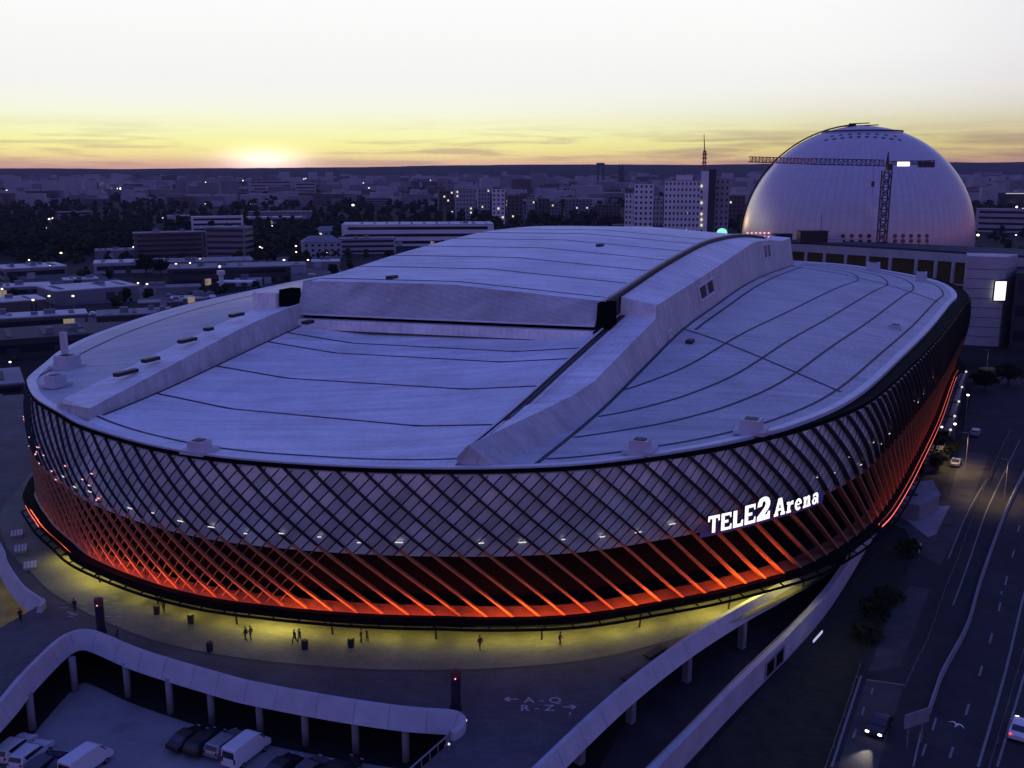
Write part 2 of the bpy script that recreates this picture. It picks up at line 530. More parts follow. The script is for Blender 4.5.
# gutters running round the right side roof, at fixed distances from the rim
N_S = 700
for dlt, lo_u, wdt in ((3.3, 0, .38), (10.5, 0, .38), (17, 0, .38), (24.5, 0, .38)):
    seg = []
    for k in range(N_S):
        s = PERIM * k / N_S
        th = theta(s)
        if not (8 < th < 178): continue
        nu, nv = rim_n(s); u, v = rim_at(s)
        uu, vv = u - nu * dlt, v - nv * dlt
        if vv > VR2 + .4 and 92 < uu < 358:
            seg.append((uu, vv))
    seg.sort(key=lambda q: -math.atan2(q[1] - CV + 30, q[0] - CU))
    strip([W(a, b, z_side(a, b)) for a, b in seg], wdt, 'gutter_line', M_LINE)
strip([W(u, VR2 + 2.4 + 1.6 * (u - 172) / 150, z_side(u, VR2 + 2.4 + 1.6 * (u - 172) / 150)) for u in range(172, 322, 4)], .5, 'gutter_line', M_LINE)
for (u0, v0, u1, v1) in ((172, VR2, 149, -9.3), (322, VR2, 262, 4.5)):
    pts = []
    for k in range(24):
        t = k / 23
        a, b = u0 + (u1 - u0) * t, v0 + (v1 - v0) * t
        pts.append(W(a, b, z_side(a, b)))
    strip(pts, .45, 'gutter_line', M_LINE)
strip([W(u, VR2 + .35, z_base(u)) for u in range(97, 336, 4)], .5, 'gutter_line', M_LINE)
# left side roof line
strip([W(112 + t * 1.6, -126 - 16 * math.sin(min(1, t / 34) * PI / 2), z_side(112 + t * 1.6, -126 - 16 * math.sin(min(1, t / 34) * PI / 2), False)) for t in range(0, 60, 3)], .4, 'gutter_line', M_LINE)

# lower roof between the trusses
def z_mid(u, v):
    w = (v - VL0) / (VR0 - VL0)
    sag = interp([(0, 0), (.24, 1), (.78, .95), (1, 0)], w)
    ease = max(0, min(1, (u - 92) / 14))
    return max(24.0, z_rail(u)) - 1.25 * sag * ease
rows = []
for k in range(41):
    v = VL0 + (VR0 - VL0) * k / 40
    ur = u_rim(v)
    rows.append([W(ur + (172 - ur) * j / 30, v, 24.0 if j == 0 else z_mid(ur + (172 - ur) * j / 30, v)) for j in range(31)])
m = MB(); m.grid(rows); m.build('lower_roof', M_ROOF2, ar, True)
for (ul, ur_) in ((107, 108.5), (120, 123.5), (133, 136), (138.5, 141.5)):
    strip([W(ul + (ur_ - ul) * k / 20, VL0 + .2 + (VR0 - VL0 - .4) * k / 20, z_mid(ul + (ur_ - ul) * k / 20, VL0 + (VR0 - VL0) * k / 20)) for k in range(21)], .34, 'gutter_line', M_LINE)
strip([W(u_rim(v) + 3.0, v, z_mid(u_rim(v) + 3.0, v)) for v in [VL0 + (VR0 - VL0) * k / 24 for k in range(25)]], .32, 'gutter_line', M_LINE)

strip([W(u, VL0 + .35, z_mid(u, VL0 + .35)) for u in range(97, 146, 3)], .4, 'gutter_line', M_LINE)
# trusses: clad housings that carry the sliding roof
def truss(right):
    sgn = 1 if right else -1
    us = ([95.5, 98, 102] if right else [95.2, 98.5, 103]) + [108, 114, 120, 126, 132, 139, 146, 153, 158.9] + [159.3, 167] + list(range(175, 331, 8)) + [333]
    rows = []
    for u in us:
        t = min(1, max(0, (u - 93) / 33))
        if right:
            v0 = VR0; v1 = -44.4 + 4.9 * t; v2 = -41.5 + 3.5 * min(1, max(0, (u - 93) / 27))
            zi = z_rail(u) - .3 if u < 159 else interp(T_TOP, u) + 1.3 * max(0, 1 - (u - 159) / 40)
            z1 = interp(T_TOP, u); z2 = min(z_base(u), z1) - .15
            zt0 = z_rail(u) + .55 if u < 159 else max(z1 + .4, smooth_interp(T_EDGE, u - 3) - .6)
        else:
            v0 = VL0; v1 = VL1 - 1.0 * (1 - t); v2 = VL2 - .5
            z1 = interp([(93, 26.0), (126, 32.0), (137, 33.6), (167, 35.2), (224, 37), (271, 36.6), (333, 33.4)], u) - 1.2
            zt0 = z1 + .7
            z2 = z_side(u, VL2, False) - .15
        ue = lambda v: max(u, (u_rim(v) or 0) + .9)
        rows.append([W(ue(v0), v0, z_mid(min(u, 172), v0) - 1.0), W(ue(v0), v0, zt0), W(ue(v1), v1, z1), W(ue(v2), v2, z2)])
    top = MB(); wall = MB(); inner = MB()
    top.grid([[r_[1] for r_ in rows], [r_[2] for r_ in rows]])
    wall.grid([[r_[2] for r_ in rows], [r_[3] for r_ in rows]])
    inner.grid([[r_[0] for r_ in rows], [r_[1] for r_ in rows]])
    for r_ in (rows[0], rows[-1]): wall.add(r_, [(0, 1, 2, 3)])
    top.build('truss_top', M_ROOF2, ar)
    wall.build('truss_wall', M_CORR, ar)
    inner.build('truss_inner_wall', M_CORR, ar)
truss(True); truss(False)
# windows set in the outer truss wall
def wallpt(u, t, off=0.0):
    z1 = interp(T_TOP, u); z2 = z_base(u) - .15
    q = W(u, VR1 + (VR2 - VR1) * t, z1 + (z2 - z1) * t)
    return q + (DV * .9 + Vector((0, 0, .4))).normalized() * off
for (ua, ub, ta, tb) in ((190, 204, .22, .62), (272, 285, .12, .52), (163, 165, .78, 1.0)):
    mb = MB()
    mb.grid([[wallpt(ua, ta, .05), wallpt(ub, ta, .05)], [wallpt(ua, tb, .05), wallpt(ub, tb, .05)]])
    w_ = mb.build('wall_louvre', M_GLASS, ar)
    fr = MB()
    for (a, b, c, d_) in ((ua, ta, ub, ta), (ub, ta, ub, tb), (ub, tb, ua, tb), (ua, tb, ua, ta), ((ua + ub) / 2, ta, (ua + ub) / 2, tb)):
        fr.bar(wallpt(a, b, .12), wallpt(c, d_, .12), .3, .3)
    fr.build('frame', M_TRIM, w_)
# running rails on the right truss
for k, (dv, r_) in enumerate(((-.15, .16), (.65, .12), (1.5, .10))):
    m = MB(); m.tube([W(u, VR0 + dv, z_rail(u) + (.75 if k == 0 else .62)) for u in range(98 + 2 * k, 164, 3)], r_, 5)
    m.build('running_rail', M_TRIM if k != 1 else M_DARK, ar)
m = MB()
m.grid([[W(u, VR0 - .6, z_rail(u) + .35) for u in range(99, 166, 3)], [W(u, VR0 - .5, z_rail(u) + .62) for u in range(99, 166, 3)], [W(u, VR0 + .95, z_rail(u) + .58) for u in range(99, 166, 3)]])
m.build('rail_bed', M_DARK, ar)
m = MB(); m.tube([W(u, VR0 + 2.0, z_rail(u) + .58) for u in range(102, 158, 3)], .07, 5); m.build('cable_tray', M_TRIM, ar)
# slots and small hatches on the left truss
for u, l in ((106, 4), (111, 3), (119, 3.5), (131, 3), (124, 1.5)):
    m = MB(); z_ = interp([(93, 26.2), (126, 32.6), (137, 34.6)], u)
    m.box(W(u, -101.3, z_ - .42), (l, .9, .5), AX); m.build('roof_hatch', M_DARK, ar)
m = MB(); m.box(W(143.0, -103.0, 34.0), (4.5, 4.6, 2.8), AX); m.build('truss_step_box', M_ROOF2, ar)

# raised roof: the sliding panels parked over the far half
def z_up(u, v):
    w = (v + 97) / 51
    return smooth_interp(T_EDGE, u) + 1.9 * interp([(0, .9), (.1, .95), (.5, 1.0), (1, 0)], w)
rows = [[W(u + (k - 20) / 20 * 3, -97 + 51 * k / 40, z_up(u, -97 + 51 * k / 40)) for k in range(41)] for u in range(149, 344, 5)]
m = MB(); m.grid(rows); m.build('sliding_roof', M_ROOF2, ar, True)
for u in (152, 165, 178, 192, 206, 220, 234):
    strip([W(u + (k - 20) / 20 * 3, -96.8 + 50.6 * k / 40, z_up(u, -97 + 51 * k / 40)) for k in range(41)], .42, 'gutter_line', M_LINE)
fr_t = [W(149 + (k - 20) / 20 * 3, -95.6 + 48 * k / 20, z_up(149, -97 + 51 * k / 20) - .02) for k in range(21)]
fr_t = [W(148.9 + (k - 10) / 10 * 3, -98.4 + 51.6 * k / 20, z_up(149, max(-97, -98.4 + 51.6 * k / 20)) - .02) for k in range(21)]
fr_b = [W(146.4 + (k - 10) / 10 * 3, -98.2 + 51.3 * k / 20, 31.75 + 0 * k) for k in range(21)]
m = MB(); m.grid([fr_t, fr_b])
m.add([fr_t[0], fr_b[0], fr_b[0] + DU * 6, fr_t[0] + DU * 6], [(0, 1, 2, 3)]); m.add([fr_t[-1], fr_b[-1], fr_b[-1] + DU * 6, fr_t[-1] + DU * 6], [(0, 1, 2, 3)])
m.build('sliding_roof_front', M_CORR, ar)
m = MB(); m.tube([q + Vector((0, 0, .03)) - DU * .1 for q in fr_b], .16, 5); m.build('front_wall_edge', M_TRIM, ar)
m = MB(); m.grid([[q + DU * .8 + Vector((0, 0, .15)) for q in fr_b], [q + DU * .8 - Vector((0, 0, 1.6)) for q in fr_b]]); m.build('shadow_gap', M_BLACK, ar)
m = MB()
m.grid([[q - DU * .9 - Vector((0, 0, .75)) for q in fr_b], [q + DU * .7 - Vector((0, 0, .7)) for q in fr_b]])
m.grid([[q - DU * .9 - Vector((0, 0, .75)) for q in fr_b], [q - DU * .9 - Vector((0, 0, 2.4)) for q in fr_b]])
m.build('roof_upstand', M_ROOF2, ar)
for (u0, v0, v1, zb_, zt_) in ((141.5, -100.6, -98.5, 30.9, 36.0), (149.6, -46.75, -44.5, 30.9, 35.4)):
    m = MB(); m.box(W(u0 + 2, (v0 + v1) / 2, (zb_ + zt_) / 2), (4, abs(v1 - v0), zt_ - zb_), AX, taper=.9); m.build('end_seal', M_BLACK, ar)
# dark edge rail with trim down the right of the sliding roof
m = MB(); m.tube([W(u + 3, -45.7, z_up(u, -46) + .1) for u in range(149, 320, 5)], .2, 6); m.build('edge_rail', M_DARK, ar)
m = MB(); m.tube([W(u + 3, -46.4, z_up(u, -46.4) + .22) for u in range(149, 320, 5)], .16, 5); m.build('edge_trim', M_TRIM, ar)
m = MB(); m.grid([[W(u + 3, -45.8, z_up(u, -46)) for u in range(149, 330, 5)], [W(u + 3, -45.5, z_up(u, -46) - 4.5) for u in range(149, 330, 5)]]); m.build('sliding_roof_side', M_DARK, ar)
m = MB(); m.grid([[W(u - 3, -97, z_up(u, -97)) for u in range(149, 330, 5)], [W(u - 3, -97.2, z_up(u, -97) - 4.5) for u in range(149, 330, 5)]]); m.build('sliding_roof_side', M_CORR, ar)

# rim: white kerb and dark outer gutter
S_ALL = [PERIM * k / 480 for k in range(480)]
def ring(profile, name, m_, smooth=False, sel=None):
    """profile: list of functions s -> point"""
    ss = S_ALL if sel is None else [s for s in S_ALL if sel(theta(s))]
    mb = MB()
    if sel is None:
        mb.grid([[f(s) for s in ss] for f in profile], closed=True)
    else:                                   # contiguous runs
        runs = []; cur = []
        for k in range(len(S_ALL) * 2):
            s = S_ALL[k % len(S_ALL)]
            if sel(theta(s)): cur.append(s)
            elif cur: runs.append(cur); cur = []
        seen = set()
        best = {}
        for r_ in runs:
            key = round(r_[-1], 3)
            if key not in best or len(r_) > len(best[key]): best[key] = r_
        for r_ in best.values(): mb.grid([[f(s) for s in r_] for f in profile])
    return mb.build(name, m_, ar, smooth)
ring([lambda s: inset(s, 1.3, 23.6), lambda s: inset(s, 1.3, 24.28), lambda s: inset(s, .15, 24.42), lambda s: inset(s, 0, 24.42), lambda s: inset(s, -.02, 23.4)], 'roof_kerb', M_TRIM)
ring([lambda s: inset(s, -.02, 23.9), lambda s: FP(s, 24.0, -.5) + Vector((0, 0, .1)), lambda s: FP(s, 24.0, -.1) + Vector((0, 0, .3)), lambda s: FP(s, 23.8, -.1)], 'rim_gutter', M_RING)

# ------------------------------------------------ facade
K1, K2 = 1.08, .95
NF = round(PERIM / 3.1)
PITCH_F = PERIM / NF
ring([lambda s: FP(s, 23.9, -.75), lambda s: FP(s, 21, -.75), lambda s: FP(s, 18, -.75), lambda s: FP(s, ZP, -.75), lambda s: FP(s, ZP, -4.2), lambda s: FP(s, 10, -3.6), lambda s: FP(s, ZB, -3.0)], 'facade_backing', M_BLACK)
def clip(poly, axis, val, keep_less):
    out = []
    for i in range(len(poly)):
        a, b = poly[i], poly[(i + 1) % len(poly)]
        ia = (a[axis] <= val) == keep_less
        ib = (b[axis] <= val) == keep_less
        if ia: out.append(a)
        if ia != ib:
            t = (val - a[axis]) / (b[axis] - a[axis])
            out.append((a[0] + (b[0] - a[0]) * t, a[1] + (b[1] - a[1]) * t))
    return out
SIGN_A, SIGN_B = smid(154.5), smid(146.8)          # stretch of facade under the sign
S_DIR = 1 if ((SIGN_B - SIGN_A) % PERIM) < PERIM / 2 else -1       # arc direction that runs to the right in the picture
def in_sign(s):
    a, b = (SIGN_A, SIGN_B) if S_DIR > 0 else (SIGN_B, SIGN_A)
    return (s - a) % PERIM <= (b - a) % PERIM
rng = random.Random(3)
pan = MB()
PB = PITCH_F / 2
for i in range(NF):
    for j in range(-2, 16):
        # cell in fin coordinates a and lattice coordinate b
        a0, a1 = PITCH_F * i + .17, PITCH_F * (i + 1) - .17
        b0, b1 = PITCH_F * i + PB * j + .10, PITCH_F * i + PB * (j + 1) - .10
        cell = []
        for a, b in ((a0, b0), (a1, b0), (a1, b1), (a0, b1)):
            zz = (b - a) / (K1 + K2)
            cell.append((a + K1 * zz, zz))
        cell = clip(clip(cell, 1, .35, False), 1, RIMZ - ZP - .05, True)
        if len(cell) < 3: continue
        tilt = (rng.uniform(-.12, .12), rng.uniform(-.12, .12))
        cs, cz = sum(q[0] for q in cell) / len(cell), sum(q[1] for q in cell) / len(cell)
        pan.add([FP(S_DIR * s, RIMZ - z, -.2 + tilt[0] * (s - cs) * .3 + tilt[1] * (z - cz) * .3) for s, z in cell], [tuple(range(len(cell)))], min(3, max(0, int(1.5 + 3.2 * noise.noise(Vector((cs * .05, cz * .16, 1.7))) + rng.uniform(-.75, .75)))))
M_PANELS = [M_PANEL, mat('perforated panel grey tint', (.54, .60, .57), .45, .2, var=.2, vscale=.2), mat('perforated panel silver', (.76, .82, .76), .34, .25, var=.2, vscale=.2), mat('perforated panel dull', (.48, .54, .50), .5, .15, var=.2, vscale=.2)]  # reflections and the interior showing through, put into the panel colours as tones
cl_ = pan.build('facade_cladding', M_PANELS, ar)
# diagonal fins, each from rim to foot
def fin(mb, i):
    s0 = PITCH_F * i
    zmax = RIMZ - ZB
    prev = None
    for k in range(13):
        zz = .15 + (zmax - .15) * k / 12
        s = S_DIR * (s0 + K1 * zz)
        z = RIMZ - zz
        w_ = .145
        th_ = theta(s); w_ = interp([(150, .21), (168, .15), (185, .11)], th_); e_in, e_out = (-.25, interp([(150, .46), (170, .2), (185, .10)], th_))
        if zz > RIMZ - ZP + .2: w_ = .24
        cur = [FP(s - w_, z, e_in), FP(s + w_, z, e_in), FP(s + w_ * .8, z, e_out), FP(s - w_ * .8, z, e_out)]
        if prev:
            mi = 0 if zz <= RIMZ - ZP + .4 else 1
            vs = prev + cur
            fs = [(q, (q + 1) % 4, (q + 1) % 4 + 4, q + 4) for q in range(4)]
            if k == 1: fs.append((0, 1, 2, 3))
            if k == 12: fs.append((4, 5, 6, 7))
            mb.add(vs, fs, mi)
        prev = cur
def fin_th(i): return theta(S_DIR * (PITCH_F * i + 8))
order = sorted(range(NF), key=lambda i: abs((fin_th(i) - 152 + 180) % 360 - 180))
shown = sorted(order, key=lambda i: FP(S_DIR * (PITCH_F * i + 8), 18).length)[:100]
for i in shown:
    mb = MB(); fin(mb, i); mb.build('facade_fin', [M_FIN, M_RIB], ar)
mb = MB()
for i in range(NF):
    if i not in shown: fin(mb, i)
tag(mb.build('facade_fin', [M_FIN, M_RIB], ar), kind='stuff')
# thin counter lattice over the open foot
mb = MB()
for i in range(NF * 2):
    b = PB * i
    pts = []
    for k in range(7):
        zz = RIMZ - ZP + (ZP - ZB) * k / 6
        pts.append(FP(S_DIR * (b - K2 * zz), RIMZ - zz, -.1))
    if 168 < theta(S_DIR * b) < 235:
        for p_, q in zip(pts, pts[1:]): mb.bar(p_, q, .07, .07)
mb.build('facade_lattice', M_RIB, ar)
# lit sill at the foot and the ring that carries it
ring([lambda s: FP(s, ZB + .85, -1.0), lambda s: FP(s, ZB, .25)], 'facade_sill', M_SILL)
ring([lambda s: FP(s, ZB, .2) + Vector((0, 0, -.02)), lambda s: FP(s, ZB, 1.95) + Vector((0, 0, -.02)), lambda s: FP(s, ZB, 1.95) - Vector((0, 0, .30)), lambda s: FP(s, ZB, -3.0) - Vector((0, 0, .35))], 'canopy_ring', M_RING)
LED_ON = lambda th: 149 < th < 199
rl_ = random.Random(4)
M_LEDS = [mat('red led strip %d' % k, (.5, .05, .03), .5, emit=(1.0, g_, .028), es=e_) for k, (g_, e_) in enumerate(((.17, 14), (.16, 21), (.15, 29), (.18, 38)))]
led_run = sorted([s for s in S_ALL if LED_ON(theta(s))], key=lambda s: -theta(s))
k = 0
while k < len(led_run) - 2:
    n_seg = rl_.choice((3, 4, 5, 6))
    seg = led_run[k:k + n_seg]
    mb = MB(); mb.grid([[FP(s, ZB, 1.55) + Vector((0, 0, .02)) for s in seg], [FP(s, ZB, 1.84) + Vector((0, 0, .36)) for s in seg]])
    mb.build('led_strip', M_LED2 if theta(seg[0]) > 190.5 else rl_.choice(M_LEDS), ar)
    k += n_seg - (1 if rl_.random() < .7 else 0)
ring([lambda s: FP(s, ZB, 1.60) + Vector((0, 0, -.01)), lambda s: FP(s, ZB, 1.90) + Vector((0, 0, .46)), lambda s: FP(s, ZB, 1.92) + Vector((0, 0, -.01))], 'led_housing', M_RING, sel=LED_ON)
ring([lambda s: FP(s, ZB, 1.5) + Vector((0, 0, .02)), lambda s: FP(s, ZB, 1.52) + Vector((0, 0, .34))], 'led_strip', M_LED2, sel=lambda th: 62 < th < 139)
ring([lambda s: FP(s, ZB, 1.56) + Vector((0, 0, -.01)), lambda s: FP(s, ZB, 1.57) + Vector((0, 0, .40))], 'led_housing', M_DARK, sel=lambda th: 62 < th < 139)
ring([lambda s: FP(s, ZB, 1.98) - Vector((0, 0, .2)), lambda s: FP(s, ZB, 1.99) + Vector((0, 0, .06))], 'led_line', M_LEDP, sel=lambda th: 195 < th < 200.5)
ring([lambda s: FP(s, ZB, 1.98) - Vector((0, 0, .2)), lambda s: FP(s, ZB, 1.99) + Vector((0, 0, .06))], 'led_line', M_LEDP, sel=lambda th: 66 < th < 139)
# outer ladder frame of the ring
lad = MB()
nl = 0
for k in range(len(S_ALL)):
    s = S_ALL[k]
    if 40 < theta(s) < 200 :
        a, b = FP(s, ZB, 1.9) - Vector((0, 0, .2)), FP(s, ZB, 2.75) - Vector((0, 0, .45))
        if k % 2 == 0: lad.bar(a, b, .14, .16)
        s2 = S_ALL[(k + 1) % len(S_ALL)]
        lad.bar(b, FP(s2, ZB, 2.75) - Vector((0, 0, .45)), .22, .26)
lad.build('ring_ladder', M_RING, ar)
ring([lambda s: FP(s, ZB, 1.97) + Vector((0, 0, .0)), lambda s: FP(s, ZB, 2.02) - Vector((0, 0, .05)), lambda s: FP(s, ZB, 2.02) - Vector((0, 0, .5)), lambda s: FP(s, ZB, 1.98) - Vector((0, 0, .5))], 'ring_fascia', M_RING, sel=lambda th: 165 < th < 190)
# downlights under the ring and the glazed ground floor behind
yl = sorted([s for s in S_ALL if 147 < theta(s) < 193], key=lambda s: -theta(s))
M_YELS = [mat('yellow downlight %d' % k, (.5, .45, .1), .5, emit=(1.0, .84, .17), es=e_) for k, e_ in enumerate((10.0, 14.0, 18.0))]
k = 0
while k < len(yl) - 2:
    seg = yl[k:k + rl_.choice((2, 3))]
    mb = MB(); mb.grid([[FP(s, ZB, .9) - Vector((0, 0, .42)) for s in seg], [FP(s, ZB, .1) - Vector((0, 0, .42)) for s in seg]])
    mb.build('downlight', rl_.choice(M_YELS), ar)
    k += rl_.choice((2, 3, 3))
ring([lambda s: FP(s, ZB, -2.9) - Vector((0, 0, .3)), lambda s: FP(s, ZB, -2.9) + Vector((0, 0, GZ - ZB - .1))], 'ground_floor_glass', M_GLASS)
posts = [s for k, s in enumerate(S_ALL) if k % 8 == 0 and 140 < theta(s) < 200]
for s in posts:
    m = MB(); m.bar(FP(s, ZB, .6) - Vector((0, 0, .35)), FP(s, ZB, .3) + Vector((0, 0, PZ - ZB)), .2, .2); m.build('ring_post', M_DARK, ar)
# small lamps let into the panels, and painted glints
lam = MB(); lam.box((0, 0, 0), (.95, .16, .14)); lamp0 = None
def put_lamp_or_glint(s, z, m_, l=1.0):
    a, b = FP(s - l / 2, z, .12), FP(s + l / 2, z, .12)
    mb = MB(); mb.bar(a, b, .10, .09); mb.build('facade_lamp_or_glint', m_, ar)
k = 0
s = SIGN_A - S_DIR * 4
while 150 < theta(s) < 198:
    if rng.random() < .8: put_lamp_or_glint(s, 15.9 + rng.uniform(-.25, .25), M_WHITE, rng.choice((.4, .6, .85)))
    s -= S_DIR * 4.5
s = smid(147) + S_DIR * 2
k = 0
while 70 < theta(s) < 149:
    put_lamp_or_glint(s, (18.2, 16.9)[k % 2] - .9 * (k % 3 == 0), M_WHITE, .55)
    s += S_DIR * (4.2 + k * .12); k += 1
for k in range(20):
    put_lamp_or_glint(smid(rng.uniform(186, 204)), rng.uniform(13.5, 19), M_PINK, rng.uniform(.25, .5))  # glowing specks that stand in for pink reflections on the panels, no lamps

# sign
GL = {
 'T': (.95, [[(0,1),(1,1),(1,.66),(.88,.66),(.84,.82),(.64,.82),(.64,0),(.36,0),(.36,.82),(.16,.82),(.12,.66),(0,.66)]]),
 'E': (.9, [[(0,0),(0,1),(.95,1),(.95,.70),(.84,.70),(.80,.84),(.32,.84),(.32,.585),(.68,.585),(.68,.425),(.32,.425),(.32,.16),(.82,.16),(.88,.32),(1,.32),(1,0)]]),
 'L': (.9, [[(0,0),(0,1),(.38,1),(.38,.19),(.76,.19),(.84,.38),(1,.38),(1,0)]]),
 '2': (.9, [[(0,0),(0,.19),(.40,.44),(.58,.58),(.63,.69),(.58,.79),(.48,.82),(.38,.77),(.35,.62),(0,.60),(.03,.8),(.15,.94),(.38,1.0),(.62,1.0),(.85,.92),(.98,.75),(.97,.58),(.86,.44),(.56,.22),(.78,.22),(.84,.34),(1,.34),(1,0)]]),
 'A': (1.05, [[(0,0),(0,.16),(.07,.16),(.34,1),(.5,1),(.5,.74),(.32,.16),(.38,.16),(.38,0)],
             [(.5,1),(.66,1),(.93,.16),(1,.16),(1,0),(.60,0),(.60,.16),(.68,.16),(.5,.74)],
             [(.357,.28),(.643,.28),(.599,.42),(.401,.42)]]),
 'r': (.72, [[(0,0),(0,.14),(.12,.14),(.12,.55),(0,.55),(0,.69),(.44,.69),(.48,.58),(.64,.69),(.95,.72),(.95,.46),(.68,.48),(.52,.40),(.52,.14),(.66,.14),(.66,0)]]),
 'e': (.72, None), 'n': (.9, [[(0,0),(0,.14),(.10,.14),(.10,.56),(0,.56),(0,.69),(.38,.69),(.42,.60),(.55,.70),(.74,.71),(.88,.6),(.90,.14),(1,.14),(1,0),(.52,0),(.52,.14),(.58,.14),(.58,.46),(.5,.52),(.42,.44),(.42,.14),(.48,.14),(.48,0)]]),
 'a': (.78, None)}
def annul(cx, cy, ro, ri, a0, a1, n=22):
    o_ = [(cx + ro[0] * math.cos(R(a0 + (a1 - a0) * k / n)), cy + ro[1] * math.sin(R(a0 + (a1 - a0) * k / n))) for k in range(n + 1)]
    i_ = [(cx + ri[0] * math.cos(R(a0 + (a1 - a0) * k / n)), cy + ri[1] * math.sin(R(a0 + (a1 - a0) * k / n))) for k in range(n + 1)]
    return [[o_[k], o_[k + 1], i_[k + 1], i_[k]] for k in range(n)]
GL['e'] = (.76, annul(.5, .35, (.5, .37), (.19, .20), 0, 318) + [[(.318, .30), (.682, .30), (.682, .40), (.318, .40)]])
GL['a'] = (.80, annul(.38, .22, (.38, .23), (.13, .085), 0, 360) + [[(.765, 0), (1, 0), (1, .13), (.96, .13), (.92, .56), (.76, .70), (.45, .73), (.1, .64), (.1, .46), (.4, .55), (.6, .53), (.66, .45), (.765, .26)]])
board = MB()
bs = [SIGN_A + (SIGN_B - SIGN_A) * (k / 16 * 1.14 - .03) for k in range(17)]
board.grid([[FP(s, 13.9, .75) for s in bs], [FP(s, 13.9, 1.0) for s in bs], [FP(s, 15.35, 1.0) for s in bs], [FP(s, 15.35, .75) for s in bs]])
sb = board.build('sign_board', M_BOARD, ar)
LEN = SIGN_B - SIGN_A
WORD = [('T', 2.1, .0), ('E', 2.1, .0), ('L', 2.1, -.02), ('E', 2.4, .0), ('2', 2.95, .02), (' ', 1, 0), ('A', 2.25, 0), ('r', 2.1, .02), ('e', 2.1, .02), ('n', 2.1, .02), ('a', 2.1, .02)]
tot = sum((.62 if c == ' ' else GL[c][0] * h + g + .20) for c, h, g in WORD)
KX = LEN / tot
s_pen = SIGN_A
zb0 = 14.6
for c, h, g in WORD:
    if c == ' ':
        s_pen += .62 * KX; continue
    w_ = GL[c][0] * h * KX
    s_pen += g * KX
    sm = s_pen + w_ / 2
    c0, c1 = FP(s_pen, zb0, 1.2), FP(s_pen + w_, zb0, 1.2)
    ex = (c1 - c0); ex.z = 0; ex.normalize()
    nn = Vector((ex.y, -ex.x, 0))
    if nn.dot(Vector((0, -1, 0))) < 0: nn = -nn
    mb = MB()
    for q, poly in enumerate(GL[c][1]):
        n_ = len(poly)
        dd = .001 * (q % 2)
        f_ = [c0 + ex * (p_[0] * w_) + Vector((0, 0, p_[1] * h)) + nn * (.45 + dd) for p_ in poly]
        k_ = [q_ - nn * .3 for q_ in f_]
        mb.add(f_ + k_, [tuple(range(n_))], 0)
        mb.add(f_ + k_, [tuple(range(2 * n_ - 1, n_ - 1, -1))] + [(i, (i + 1) % n_, (i + 1) % n_ + n_, i + n_) for i in range(n_)], 1)
    mb.build('letter', [M_SIGN, M_DARK], sb)
    s_pen += w_ + .20 * KX

# roof plant standing on the roof edge
def roof_unit(u, v, z, sx, sy, sz):
    r_ = MB().box(W(u, v, z + .25), (sx + 1.2, sy + 1.2, .5), AX).build('unit_plinth', M_UNIT, ar)
    MB().box(W(u, v, z + .5 + sz / 2), (sx, sy, sz), AX, taper=.94).build('unit_casing', M_UNIT, r_)
    MB().box(W(u, v, z + .52 + sz), (sx * .55, sy * .6, .12), AX).build('unit_grille', M_DARK, r_)
def unit_px(px, py, z, *a):
    q = at(px, py, z)
    roof_unit(q.dot(DU), q.dot(DV), z, *a)
unit_px(200, 452, 24.2, 2.0, 2.0, .9)
unit_px(640, 452, 24.3, 2.2, 2.2, 1.0)
unit_px(751, 432, 24.3, 2.6, 2.6, 1.2)
unit_px(895, 332, 24.4, 2.4, 2.4, 1.0)
unit_px(873, 271, 24.4, 5, 4, 2.2)
unit_px(921, 282, 24.4, 3.6, 3, 2.4)
unit_px(68, 368, 24.3, 3.0, 3.0, 1.6)
unit_px(56, 386, 24.3, 2.4, 2.0, 1.2)
m = MB(); m.box(at(66, 365, 24.3) + Vector((0, 0, 3.4)), (.9, .9, 4.2)); m.build('flue', M_UNIT, ar)
for (px, py) in ((49, 379), (63, 379)):
    m = MB(); m.ico(at(px, py, 24.9), .3, 1); m.build('roof_lamp', M_WHITE, ar)
for (px, py, z) in ((392, 278, 38.8), (600, 246, 41), (690, 342, 28), (308, 323, 31)):
    m = MB(); m.box(at(px, py, z) + Vector((0, 0, .15)), (2.2, 1.1, .5), AX); m.build('roof_hatch', M_DARK, ar)

